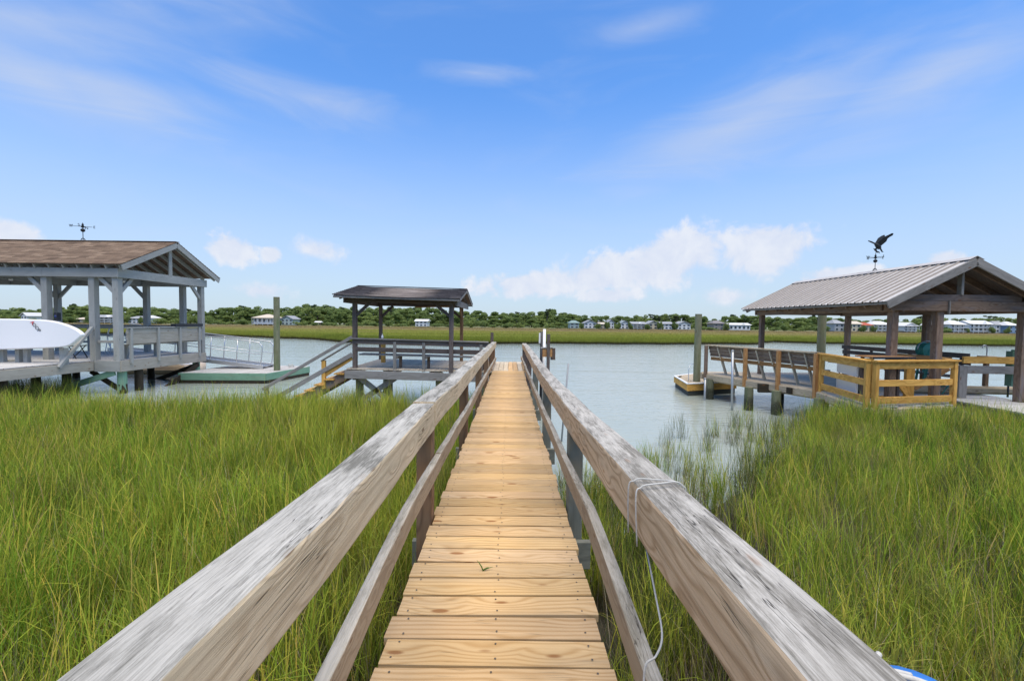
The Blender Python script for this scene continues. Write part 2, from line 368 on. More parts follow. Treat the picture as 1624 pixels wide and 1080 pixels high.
def box_mesh(L, w, h, mat, c):
    k = (round(L, 3), round(w, 3), round(h, 3), mat, c)
    if k in CACHE: return CACHE[k]
    c = min(c, w*.3, h*.3); y, z = w/2, h/2
    prof = [(-y+c, -z), (y-c, -z), (y, -z+c), (y, z-c), (y-c, z), (-y+c, z), (-y, z-c), (-y, -z+c)]
    V = [(-L/2, *p) for p in prof] + [(L/2, *p) for p in prof]
    Fc = [(i, i+8, (i+1) % 8+8, (i+1) % 8) for i in range(8)]
    Fc = [tuple(reversed(f)) for f in Fc] + [tuple(range(8)), tuple(range(15, 7, -1))]
    Fc = [tuple(reversed(f)) for f in Fc]
    CACHE[k] = mesh('board', V, Fc, mat)
    return CACHE[k]
def frame_matrix(p0, p1, up=(0, 0, 1)):
    p0, p1 = Vector(p0), Vector(p1); x = (p1-p0).normalized(); up = Vector(up)
    if abs(x.dot(up)) > .99: up = Vector((0, 1, 0))
    y = up.cross(x).normalized(); z = x.cross(y)
    return Matrix(((x.x, y.x, z.x), (x.y, y.y, z.y), (x.z, y.z, z.z))).to_4x4(), (p1-p0).length, (p0+p1)/2
def beam(name, parent, p0, p1, w, h, mat, up=(0, 0, 1), c=.006):
    """board from p0 to p1 along its centre line; local x is the grain"""
    m, L, mid = frame_matrix(p0, p1, up)
    return attach(bpy.data.objects.new(name, box_mesh(L, w, h, mat, c)), parent, Matrix.Translation(mid) @ m)
def post(name, parent, x, y, z0, z1, s, mat, s2=None):
    return beam(name, parent, (x, y, z0), (x, y, z1), s2 or s, s, mat, up=(1, 0, 0))
def pile(name, parent, x, y, z0, z1, r, mat, lean=(0, 0), n=16):
    rng = random.Random(int(x*1000)+int(y*77)); L = z1-z0; V, Fc = [], []
    K = 7
    for k in range(K):
        t = k/(K-1); rr = r*(1.06-.1*t)
        for i in range(n):
            a = 2*math.pi*i/n; q = rr*(1+.025*rng.uniform(-1, 1))
            V.append((t*L-L/2, q*math.cos(a), q*math.sin(a)))
    for k in range(K-1):
        for i in range(n):
            j = (i+1) % n; Fc.append((k*n+i, k*n+j, (k+1)*n+j, (k+1)*n+i))
    Fc += [tuple(range(n-1, -1, -1)), tuple(range((K-1)*n, K*n))]
    Fc = [tuple(reversed(f)) for f in Fc]
    m, _, mid = frame_matrix((x, y, z0), (x+lean[0], y+lean[1], z1), (1, 0, 0))
    return attach(bpy.data.objects.new(name, mesh(name, V, Fc, mat, False)), parent, Matrix.Translation(mid) @ m)
def tube_geo(pts, r, n=8, closed=False):
    pts = [Vector(p) for p in pts]; V, Fc = [], []
    prev = None
    for k, p in enumerate(pts):
        if closed: t = pts[(k+1) % len(pts)]-pts[k-1]
        else: t = pts[min(k+1, len(pts)-1)]-pts[max(k-1, 0)]
        t.normalize()
        u = prev - t*prev.dot(t) if prev else t.orthogonal()
        u.normalize(); prev = u; w = t.cross(u)
        rr = r[k] if isinstance(r, (list, tuple)) else r
        for i in range(n):
            a = 2*math.pi*i/n; V.append(p+u*rr*math.cos(a)+w*rr*math.sin(a))
    K = len(pts)
    for k in range(K if closed else K-1):
        k2 = (k+1) % K
        for i in range(n):
            j = (i+1) % n; Fc.append((k*n+i, k*n+j, k2*n+j, k2*n+i))
    if not closed: Fc += [tuple(range(n-1, -1, -1)), tuple(range((K-1)*n, K*n))]
    return V, Fc
def tube(name, parent, pts, r, mat, n=8, closed=False):
    V, Fc = tube_geo(pts, r, n, closed)
    return obj(name, V, Fc, mat, parent, smooth=True)
def spline(pts, sub=6):
    pts = [Vector(p) for p in pts]; out = []
    for i in range(len(pts)-1):
        p0, p1, p2, p3 = pts[max(i-1, 0)], pts[i], pts[i+1], pts[min(i+2, len(pts)-1)]
        for k in range(sub):
            t = k/sub
            out.append(.5*((2*p1)+(-p0+p2)*t+(2*p0-5*p1+4*p2-p3)*t*t+(-p0+3*p1-3*p2+p3)*t**3))
    out.append(pts[-1]); return out
def lathe(name, parent, prof, mat, loc, n=16, axis='Z'):
    V, Fc = [], []
    for r, z in prof:
        for i in range(n):
            a = 2*math.pi*i/n; V.append((r*math.cos(a), r*math.sin(a), z))
    for k in range(len(prof)-1):
        for i in range(n):
            j = (i+1) % n; Fc.append((k*n+i, k*n+j, (k+1)*n+j, (k+1)*n+i))
    Fc += [tuple(range(n-1, -1, -1)), tuple(range((len(prof)-1)*n, len(prof)*n))]
    rot = Matrix.Identity(4)
    if axis == 'X': rot = Matrix.Rotation(math.pi/2, 4, 'Y')
    if axis == 'Y': rot = Matrix.Rotation(-math.pi/2, 4, 'X')
    return attach(bpy.data.objects.new(name, mesh(name, V, Fc, mat, True)), parent, Matrix.Translation(Vector(loc)) @ rot)
def letters(name, parent, text, size, mat, mw, depth=.004):
    cu = bpy.data.curves.new(name, 'FONT'); cu.body = text; cu.size = size; cu.extrude = depth; cu.align_x = 'CENTER'; cu.align_y = 'CENTER'
    tmp = bpy.data.objects.new('tmp', cu); COL.objects.link(tmp)
    dg = bpy.context.evaluated_depsgraph_get(); me = bpy.data.meshes.new_from_object(tmp.evaluated_get(dg))
    bpy.data.objects.remove(tmp); bpy.data.curves.remove(cu)
    me.materials.clear(); me.materials.append(MATS[mat]); me.name = name
    return attach(bpy.data.objects.new(name, me), parent, mw)
def lerp(a, b, t): return a+(b-a)*t
def sstep(x, a, b):
    t = max(0., min(1., (x-a)/(b-a))); return t*t*(3-2*t)
def interp(L, x):
    if x <= L[0][0]: return L[0][1]
    for (a, b), (c, d) in zip(L, L[1:]):
        if x <= c: return b+(d-b)*(x-a)/(c-a)
    return L[-1][1]

# ------------------------------------------------------------------ ground and water
FAR_EDGE = [(-400, 80), (-60, 72), (-43.6, 67.6), (-34.6, 65), (-23.2, 57), (-18.5, 52.8), (-8, 52), (7, 55.6), (20, 57), (33, 60), (40, 69), (45, 64.4), (61, 62.7), (73, 63.4), (400, 66)]
def far_edge(x): return interp(FAR_EDGE, x) + 1.6*mnoise.noise(Vector((x*.13, 3.3, 0))) + .7*mnoise.noise(Vector((x*.5, 9.3, 0)))
def near_edge(x):
    n = .8*mnoise.noise(Vector((x*.35, 1.7, 0))) + .35*mnoise.noise(Vector((x*1.2, 5.1, 0)))
    if x < .3: return 11.5 + n*.8 - .5*sstep(-x, 5, 9)
    return min(7.4 + .72*(x-.8), 11.4) + n*.7
def ground_z(x, y):
    if y < 35:
        z = -.7 + 1.0*sstep(near_edge(x)-y-1.9*sstep(x, .3, .6)*sstep(x, 7.4, 5.2), -3.5, 3.)
        if .3 < x < 1.3: z -= .16*sstep(y, .5, 3.)
    else:
        z = -.8 + .86*sstep(y-far_edge(x), -4, 3) + .3*sstep(y, 180, 188)
    z += .04*mnoise.noise(Vector((x*.9, y*.9, 0)))
    return z
def build_ground():
    xs = [-1500, -900, -600, -400, -300]+[-240+6*i for i in range(33)]+[-45+.75*i for i in range(121)]+[48+6*i for i in range(33)]+[300, 400, 600, 900, 1500]
    ys = [-300, -120, -40, -15]+[-6+.6*i for i in range(41)]+[20+2*i for i in range(40)]+[100+5*i for i in range(20)]+[205, 220, 260, 340, 500, 900, 2000]
    V = [(x, y, ground_z(x, y)) for y in ys for x in xs]; nx = len(xs)
    Fc = [(j*nx+i, j*nx+i+1, (j+1)*nx+i+1, (j+1)*nx+i) for j in range(len(ys)-1) for i in range(nx-1)]
    o = attach(bpy.data.objects.new('ground', mesh('ground', V, Fc, 'mud', True)), None, Matrix.Identity(4)); o['kind'] = 'structure'
    o = attach(bpy.data.objects.new('water', mesh('water', [(-1500, -30, 0), (1500, -30, 0), (1500, 110, 0), (-1500, 110, 0)], [(0, 1, 2, 3)], 'water')), None, Matrix.Identity(4)); o['kind'] = 'structure'
build_ground()

# ------------------------------------------------------------------ the boardwalk in the middle
def deck_z(y): return interp([(0, 1.33), (3.2, 1.33), (5.2, 1.275), (7.8, 1.262), (12.6, 1.232)], y)
XL, XR = -.484, .388
RAILZ_L = [(-1, 2.12), (.6, 2.118), (1.2, 2.10), (2.8, 2.09), (5.2, 2.05), (8, 2.02), (11, 1.975), (13.75, 1.955), (15, 1.95)]
RAILZ_R = [(-1, 2.125), (.6, 2.124), (1.4, 2.09), (3.2, 2.01), (5.8, 1.945), (9, 1.94), (14.4, 1.91), (15, 1.91)]
MIDZ_L = [(-1, 1.68), (1.1, 1.69), (2.0, 1.745), (2.9, 1.74), (5.1, 1.65), (7.2, 1.635), (13.7, 1.46), (15, 1.45)]
MIDZ_R = [(-1, 1.69), (1.1, 1.70), (2.0, 1.765), (3.0, 1.70), (6.9, 1.61), (13.6, 1.51), (15, 1.50)]
POSTS_Y = [.45, 2.87, 5.28, 7.75, 10.2, 12.55, 14.55]
def wavy_rail(name, parent, xin, side, y0, y1, zf, w, h, mat, seed, c=.010, step=.16, rough=.003):
    """timber along world Y; local x = world y.  xin is its inner face, side the outward sign"""
    n = max(2, int((y1-y0)/step)); y, z = w/2, h/2
    prof = [(-y+c, -z), (0, -z), (y-c, -z), (y-c*.3, -z+c*.3), (y, -z+c), (y, 0), (y, z-c), (y-c*.3, z-c*.3), (y-c, z), (0, z), (-y+c, z), (-y+c*.3, z-c*.3), (-y, z-c), (-y, 0), (-y, -z+c), (-y+c*.3, -z+c*.3)]
    P = len(prof); V, Fc = [], []
    for k in range(n+1):
        yy = lerp(y0, y1, k/n); xc = xin + side*w/2 + .012*mnoise.noise(Vector((yy*.45, seed, 0))); zc = zf(yy)-h/2
        for i, (a, b) in enumerate(prof):
            j = Vector((yy*5, i*.9+seed, seed*2.))
            V.append((yy, -(xc+a+rough*mnoise.noise(j)), zc+b+rough*mnoise.noise(j+Vector((0, 0, 7))) + (.012*mnoise.noise(Vector((yy*.9, seed+4, 0))))))
    for k in range(n):
        for i in range(P):
            j = (i+1) % P; Fc.append((k*P+i, k*P+j, (k+1)*P+j, (k+1)*P+i))
    Fc += [tuple(range(P-1, -1, -1)), tuple(range(n*P, (n+1)*P))]
    o = attach(bpy.data.objects.new(name, mesh(name, V, Fc, mat)), parent, Matrix.Rotation(math.pi/2, 4, 'Z'))
    return o
def build_boardwalk():
    bw = thing('boardwalk', (-.05, 0, .3), 'long narrow boardwalk of new yellow pine planks between weathered grey handrails', 'boardwalk')
    rng = random.Random(3)
    y = -.55; pitch = .1436; nails = []
    while y < 12.5:
        yc = y+pitch/2; z = deck_z(yc); w = .1296+rng.uniform(-.003, .002)
        jl, jr = rng.uniform(-.012, .010), rng.uniform(-.010, .012)
        j3 = rng.uniform(-.0025, .0025)
        beam('plank', bw, (XL+jl, yc+rng.uniform(-.002, .002), z-.019+j3), (XR+jr, yc+rng.uniform(-.003, .003), z-.019-j3+rng.uniform(-.002, .002)), w, .038, 'new_pine', c=.0035)
        if y < 7:
            for xx in (XL+.055, -.05, XR-.055):
                for dy in (-.04, .04): nails.append((xx+rng.uniform(-.012, .012), yc+dy+rng.uniform(-.01, .01), z+.0035))
        y += pitch
    V, Fc = [], []
    for p in nails:
        b = len(V); V += [(p[0]+.0042*math.cos(a), p[1]+.0042*math.sin(a), p[2]) for a in [i*math.pi/4 for i in range(8)]]; V.append((p[0], p[1], p[2]+.0015))
        Fc += [(b+i, b+(i+1) % 8, b+8) for i in range(8)]
    obj('nail_heads', V, Fc, 'nail_steel', bw)['kind'] = 'stuff'
    for x in (XL+.07, -.05, XR-.07):
        for a, b in zip([-.6, 3, 6, 9], [3, 6, 9, 12.5]):
            beam('joist', bw, (x, a, deck_z(a)-.13), (x, b-.004, deck_z(b)-.13), .04, .18, 'post_grey_green')
    for yy in POSTS_Y:
        zt = interp(RAILZ_L, yy)-.165
        post('post', bw, XL-.055+.005*rng.uniform(-1, 1), yy, -.3 if yy > 8 else 0, zt, .10, 'post_brown')
        zt = interp(RAILZ_R, yy)-.165
        post('post', bw, XR+.07+.005*rng.uniform(-1, 1), yy+.2, -.3 if yy > 5 else -.1, zt, .10, 'post_grey_green' if yy < 8 else 'dark_timber')
        if yy < 12: beam('cross_beam', bw, (XL-.16, yy+.11, deck_z(yy)-.30), (XR+.17, yy+.11, deck_z(yy)-.30), .045, .19, 'post_grey_green')
    cuts = [-.7, 2.80, 5.22, 8.9, 12.0, 14.75]
    for a, b in zip(cuts, cuts[1:]):
        wavy_rail('handrail', bw, -.462, -1, a, b-.005, lambda t: interp(RAILZ_L, t), .142, .165, 'rail_wood_pale', a+1.3)
    cuts = [-.7, 4.1, 7.1, 10.8, 14.7]
    for a, b in zip(cuts, cuts[1:]):
        wavy_rail('handrail', bw, .40, 1, a, b-.005, lambda t: interp(RAILZ_R, t), .142, .162, 'rail_wood_brown', a+7.9)
    cuts = [-.7, 2.9, 6.6, 10.3, 14.6]
    for a, b in zip(cuts, cuts[1:]):
        wavy_rail('lower_rail', bw, XL-.004, 1, a, b-.005, lambda t: interp(MIDZ_L, t), .042, .105, 'mid_rail_wood', a+17.9, .006, .2, .002)
    cuts = [-.7, 3.02, 6.9, 10.6, 14.6]
    for a, b in zip(cuts, cuts[1:]):
        wavy_rail('lower_rail', bw, .398, -1, a, b-.005, lambda t: interp(MIDZ_R, t), .042, .10, 'mid_rail_wood', a+27.9, .006, .2, .002)
    return bw
build_boardwalk()

# ------------------------------------------------------------------ covered platform at the end of the boardwalk
def tz(x): return -.020*(x+3.0)
def shingle_roof(parent, x0, x1, ye, ze, yr, zr, mat, n, tilt=lambda x: 0., sag=0., thick=.022):
    """one slope: eave (ye,ze) to ridge (yr,zr); n overlapping courses, each a strip of tabs"""
    for k in range(n):
        t0, t1 = k/n, min(1., (k+1)/n+.25/n)
        V = []; S = 14
        dz = thick
        for i in range(S+1):
            x = lerp(x0, x1, i/S); s = -sag*math.sin(math.pi*i/S)+.004*mnoise.noise(Vector((x*1.3, k*.7+ye, 0)))
            j = .003*mnoise.noise(Vector((x*3, k*2.3, ye)))
            a = (lerp(ye, yr, t0), lerp(ze, zr, t0)); b = (lerp(ye, yr, t1), lerp(ze, zr, t1))
            for (yy, zz, up) in ((*a, dz+j), (*b, .002), (*b, -.012), (*a, -.004)):
                V.append((x, yy, zz+up+tilt(x)+s))
        Fc = []
        for i in range(S):
            for q in range(4):
                q2 = (q+1) % 4; Fc.append((i*4+q, (i+1)*4+q, (i+1)*4+q2, i*4+q2))
        Fc += [(0, 1, 2, 3), (S*4+3, S*4+2, S*4+1, S*4)]
        obj('shingle_course', V, Fc, mat, parent)
def build_mid_dock():
    pd = thing('covered_platform', (-2.5, 13.9, 0), 'weathered grey platform with low dark shingle roof on posts at boardwalk end', 'pavilion')
    rng = random.Random(11)
    Y0, Y1 = 12.30, 15.5
    x = -4.5
    while x < .42:
        z = 1.262+tz(x)*.6 if x < -.6 else 1.222
        m = 'new_pine' if (x > -.15 and rng.random() < .75) else 'weathered_deck'
        ya = Y0+rng.uniform(-.012, .012) if x < -.62 else 12.53
        beam('plank', pd, (x+.07, ya, z-.019), (x+.07, Y1+rng.uniform(-.015, .015), z-.019), .136, .038, m)
        x += .1436
    beam('rim_board', pd, (-4.53, Y0-.03, 1.275-.16), (-.62, Y0-.03, 1.19-.14), .045, .22, 'weathered_grey')
    beam('rim_board', pd, (-4.53, Y1+.03, 1.275-.15), (.42, Y1+.03, 1.19-.13), .045, .20, 'weathered_grey')
    beam('rim_board', pd, (-4.53, Y0, 1.135), (-4.53, Y1, 1.135), .045, .20, 'weathered_grey')
    beam('rim_board', pd, (.44, 12.5, 1.08), (.44, Y1, 1.08), .045, .20, 'weathered_grey')
    for xx in (-3.4, -2.2, -1.1):
        beam('joist', pd, (xx, Y0, 1.11), (xx, Y1, 1.11), .045, .18, 'dark_timber')
    for (xx, yy) in ((-4.25, 12.65), (-3.45, 12.75), (-2.0, 12.7), (-.75, 12.7), (-4.2, 15.2), (-2.4, 15.2), (-.6, 15.2), (.35, 15.2)):
        pile('piling', pd, xx, yy, -1., 1.16+tz(xx)*.5, .11, 'pile_wood')
    for (xa, xb) in ((-4.25, -3.2), (-3.3, -4.2)):
        beam('brace', pd, (xa, 12.5, .3), (xb, 12.5, 1.0), .045, .15, 'weathered_grey')
    # roof posts
    PF, PB = ((-4.30, 12.42), (-1.62, 12.32)), ((-4.42, 15.3), (-1.66, 15.3))
    for (xx, yy) in PF: post('roof_post', pd, xx, yy, .95, 3.14+tz(xx), .115, 'dark_timber')
    for (xx, yy) in PB: post('roof_post', pd, xx, yy, 1.0, 3.12+tz(xx), .105, 'dark_timber' if xx < -3 else 'post_brown')
    post('rail_post', pd, -.62, 15.3, 1.0, 2.24, .10, 'dark_timber')
    for yy, zz in ((12.34, 3.165), (15.35, 3.165)):
        beam('roof_beam', pd, (-4.55, yy-.07, zz+tz(-4.55)), (-1.45, yy-.07, zz+tz(-1.45)), .05, .155, 'dark_timber')
        beam('roof_beam', pd, (-4.5, yy+.07, zz-.02+tz(-4.55)), (-1.5, yy+.07, zz-.0+tz(-1.45)), .05, .14, 'dark_timber')
    beam('roof_beam', pd, (-1.47, 12.2, 3.13+tz(-1.5)), (-1.47, 15.45, 3.13+tz(-1.5)), .045, .17, 'weathered_grey')
    beam('roof_beam', pd, (-4.52, 12.2, 3.13+tz(-4.5)), (-4.52, 15.45, 3.13+tz(-4.5)), .045, .17, 'dark_timber')
    for (xx, yy), s in (((-4.30, 12.42), 1), ((-1.62, 12.32), -1), ((-4.42, 15.3), 1), ((-1.66, 15.3), -1), ((-4.42, 15.3), -1)):
        if s == -1 and xx < -4: 
            continue
        beam('knee_brace', pd, (xx+.02*s, yy, 2.72), (xx+.42*s, yy, 3.07+tz(xx)), .05, .085, 'dark_timber')
    beam('knee_brace', pd, (-1.62, 12.35, 2.7), (-1.62, 12.8, 3.05), .05, .085, 'post_brown')
    beam('knee_brace', pd, (-1.66, 15.3, 2.7), (-1.66, 14.8, 3.05), .05, .085, 'post_brown')
    # roof: rafters, sheathing edge, shingle courses
    YE0, YE1, YR, ZE, ZR = 11.90, 15.85, 13.85, 3.245, 3.62
    for i in range(8):
        xx = -4.55+i*(3.05/7)
        beam('rafter', pd, (xx, YE0+.08, ZE-.07+tz(xx)), (xx, YR, ZR-.07+tz(xx)), .04, .09, 'dark_timber')
        beam('rafter', pd, (xx, YE1-.08, ZE-.07+tz(xx)), (xx, YR, ZR-.07+tz(xx)), .04, .09, 'dark_timber')
    for s, ye in ((1, YE0), (-1, YE1)):
        V = [(-4.68, ye, ZE-.012+tz(-4.68)), (-1.36, ye, ZE-.012+tz(-1.36)), (-1.36, YR, ZR-.012+tz(-1.36)), (-4.68, YR, ZR-.012+tz(-4.68))]
        V += [(a, b, c-.014) for a, b, c in V]
        obj('roof_sheathing', V, [(0, 1, 2, 3), (7, 6, 5, 4), (0, 4, 5, 1), (1, 5, 6, 2), (2, 6, 7, 3), (3, 7, 4, 0)], 'brown_timber', pd)
        shingle_roof(pd, -4.71, -1.33, ye-.04*s, ZE-.006, YR, ZR, 'shingle_dark', 14, tz, .03)
        beam('fascia_board', pd, (-4.69, ye-.012*s, ZE-.055+tz(-4.7)), (-1.35, ye-.012*s, ZE-.055+tz(-1.35)), .02, .055, 'weathered_grey')
        beam('barge_board', pd, (-1.345, ye, ZE-.06+tz(-1.35)), (-1.345, YR, ZR-.06+tz(-1.35)), .02, .07, 'weathered_grey')
    beam('ridge_cap', pd, (-4.70, YR, ZR+.012+tz(-4.7)), (-1.34, YR, ZR+.012+tz(-1.34)), .16, .016, 'shingle_dark')
    beam('ceiling_board', pd, (-2.75, 13.0, 3.0), (-1.72, 13.1, 3.04), .30, .03, 'rust_timber')
    # bench along the near edge: cap, two back boards, seat
    yb = 12.36
    for nm, z, hh, m, dy in (('bench_back', 1.985, .125, 'dark_timber', .0), ('bench_back', 1.775, .125, 'dark_timber', .02)):
        beam(nm, pd, (-4.26, yb+dy, z+.03), (-.60, yb+dy, z-.03), .04, hh, m)
    beam('bench_cap', pd, (-4.36, yb-.005, 2.10), (-.60, yb-.005, 2.035), .15, .035, 'weathered_grey')
    for k in range(3): beam('seat_board', pd, (-4.2, yb+.12+k*.146, 1.655), (-.70, yb+.12+k*.146, 1.60), .138, .036, 'weathered_grey')
    for xx in (-3.18, -2.38, -.8):
        beam('bench_post', pd, (xx, yb-.02, 1.2), (xx, yb-.02, 2.02+tz(xx)), .06, .085, 'weathered_grey', up=(1, 0, 0))
        post('seat_leg', pd, xx+.06, yb+.40, 1.22, 1.62, .075, 'brown_timber')
        beam('seat_bearer', pd, (xx+.06, yb+.02, 1.59), (xx+.06, yb+.50, 1.59), .045, .09, 'weathered_grey')
    # railing along the back edge
    for z in (1.99, 1.76, 1.55):
        pass
    post('rail_post', pd, -4.02, 14.2, 1.2, 2.0, .12, 'orange_timber')
    # stairs down on the left
    st = beam('stair_stringer', pd, (-4.5, 12.42, 1.12), (-6.3, 12.42, .08), .045, .24, 'brown_timber')
    beam('stair_stringer', pd, (-4.5, 13.45, 1.12), (-6.3, 13.45, .08), .045, .24, 'brown_timber')
    for k in range(6):
        x0 = -4.72-k*.275; z0 = 1.115-k*.158
        beam('stair_tread', pd, (x0, 12.32, z0), (x0, 13.55, z0), .28, .036, 'orange_timber')
        beam('stair_riser', pd, (x0+.12, 12.40, z0-.085), (x0+.12, 13.5, z0-.085), .02, .13, 'orange_timber')
    beam('stair_rail', pd, (-4.36, 12.36, 2.14), (-6.85, 12.36, .66), .04, .085, 'weathered_grey')
    beam('stair_rail', pd, (-4.36, 12.36, 1.66), (-6.6, 12.36, .36), .04, .12, 'weathered_grey')
    post('stair_post', pd, -5.16, 12.40, .7, 1.475, .10, 'orange_timber')
    beam('stair_rail', pd, (-4.38, 12.40, 1.98), (-5.22, 12.40, 1.47), .14, .035, 'weathered_grey')
    beam('stair_rail', pd, (-4.38, 12.40, 1.56), (-5.12, 12.40, 1.08), .04, .11, 'orange_timber')
    post('stair_post', pd, -6.75, 12.41, .0, .75, .08, 'weathered_grey')
    return pd
build_mid_dock()

# ------------------------------------------------------------------ grey covered dock on the left
def weather_vane(parent_loc, label, eagle, scale, mirror=1):
    x, y, z = parent_loc
    v = thing('weather_vane', parent_loc, label, 'weather vane')
    s = scale
    tube('rod', v, [(x, y, z+.02*s), (x, y, z+.72*s)], .012*s, 'black_iron')
    for a in (0, 90, 180, 270):
        c_, s_ = math.cos(R(a)), math.sin(R(a))
        tube('foot', v, spline([(x+.09*s*c_, y+.09*s*s_, z-.01*s), (x+.07*s*c_, y+.07*s*s_, z+.06*s), (x, y, z+.11*s)], 4), .012*s, 'black_iron')
    lathe('ball', v, [(.001, -.075*s), (.045*s, -.06*s), (.075*s, -.02*s), (.075*s, .02*s), (.045*s, .06*s), (.001, .075*s)], 'black_iron', (x, y, z+.42*s))
    lathe('collar', v, [(.03*s, -.06*s), (.065*s, -.03*s), (.03*s, .03*s), (.04*s, .06*s), (.01*s, .13*s)], 'black_iron', (x, y, z+.58*s))
    for ang, ch in ((0, 'E'), (180, 'W'), (90, 'N'), (270, 'S')):
        a = R(ang+(8 if eagle else 25)); dx, dy = math.cos(a), math.sin(a)
        tube('arm', v, [(x, y, z+.57*s), (x+dx*.30*s, y+dy*.30*s, z+.57*s)], .008*s, 'black_iron', 6)
        letters('letter', v, ch, .15*s, 'black_iron', Matrix.Translation((x+dx*.36*s, y+dy*.36*s, z+.57*s)) @ Matrix.Rotation(R(0 if abs(dx) > .5 else 20), 4, 'Z') @ Matrix.Rotation(math.pi/2, 4, 'X'), .006*s)
    if eagle:
        # eagle landing: body, raised wing pair, tail, head, legs
        def fin(nm, pts, th, off=0, tw=0):
            n = len(pts); V = []
            for sg in (-1, 1):
                for (a, b) in pts: V.append((x+a*s, y+off*s+sg*th*s+tw*(b-1.1)*s, z+b*s))
            Fc = [tuple(range(n-1, -1, -1)), tuple(range(n, 2*n))]+[(i, (i+1) % n, n+(i+1) % n, n+i) for i in range(n)]
            obj(nm, V, Fc, 'black_iron', v)
        tube('body', v, spline([(x-.05*s, y, z+1.15*s), (x+.04*s, y, z+1.10*s), (x+.13*s, y, z+1.0*s), (x+.17*s, y, z+.93*s)], 4), [.02*s, .05*s, .065*s, .075*s, .085*s, .09*s, .09*s, .09*s, .085*s, .08*s, .07*s, .055*s, .03*s], 'black_iron', 10)
        fin('wing', [(-.02, 1.16), (.08, 1.25), (.22, 1.42), (.40, 1.51), (.53, 1.58), (.60, 1.57), (.58, 1.49), (.48, 1.43), (.40, 1.36), (.37, 1.24), (.26, 1.13), (.18, 1.05), (.06, 1.02)], .012, -.03, -.25)
        fin('wing', [(-.02, 1.16), (.06, 1.26), (.18, 1.42), (.34, 1.52), (.46, 1.57), (.50, 1.55), (.44, 1.44), (.36, 1.33), (.28, 1.18), (.16, 1.06), (.06, 1.04)], .012, .03, .3)
        fin('head', [(-.02, 1.17), (-.10, 1.21), (-.22, 1.26), (-.34, 1.29), (-.35, 1.265), (-.24, 1.21), (-.12, 1.16), (-.05, 1.12)], .014)
        fin('tail', [(.17, 1.0), (.24, .93), (.28, .85), (.33, .80), (.27, .80), (.22, .86), (.16, .94)], .014)
        fin('talon', [(.03, 1.0), (-.06, .93), (-.10, .96), (-.05, .87), (.03, .80), (.08, .77), (.12, .79), (.17, .75), (.14, .82), (.06, .84), (.02, .90), (.07, .96)], .016)
        tube('rod', v, [(x, y, z+.70*s), (x+.02*s, y, z+.86*s)], .01*s, 'black_iron')
    return v
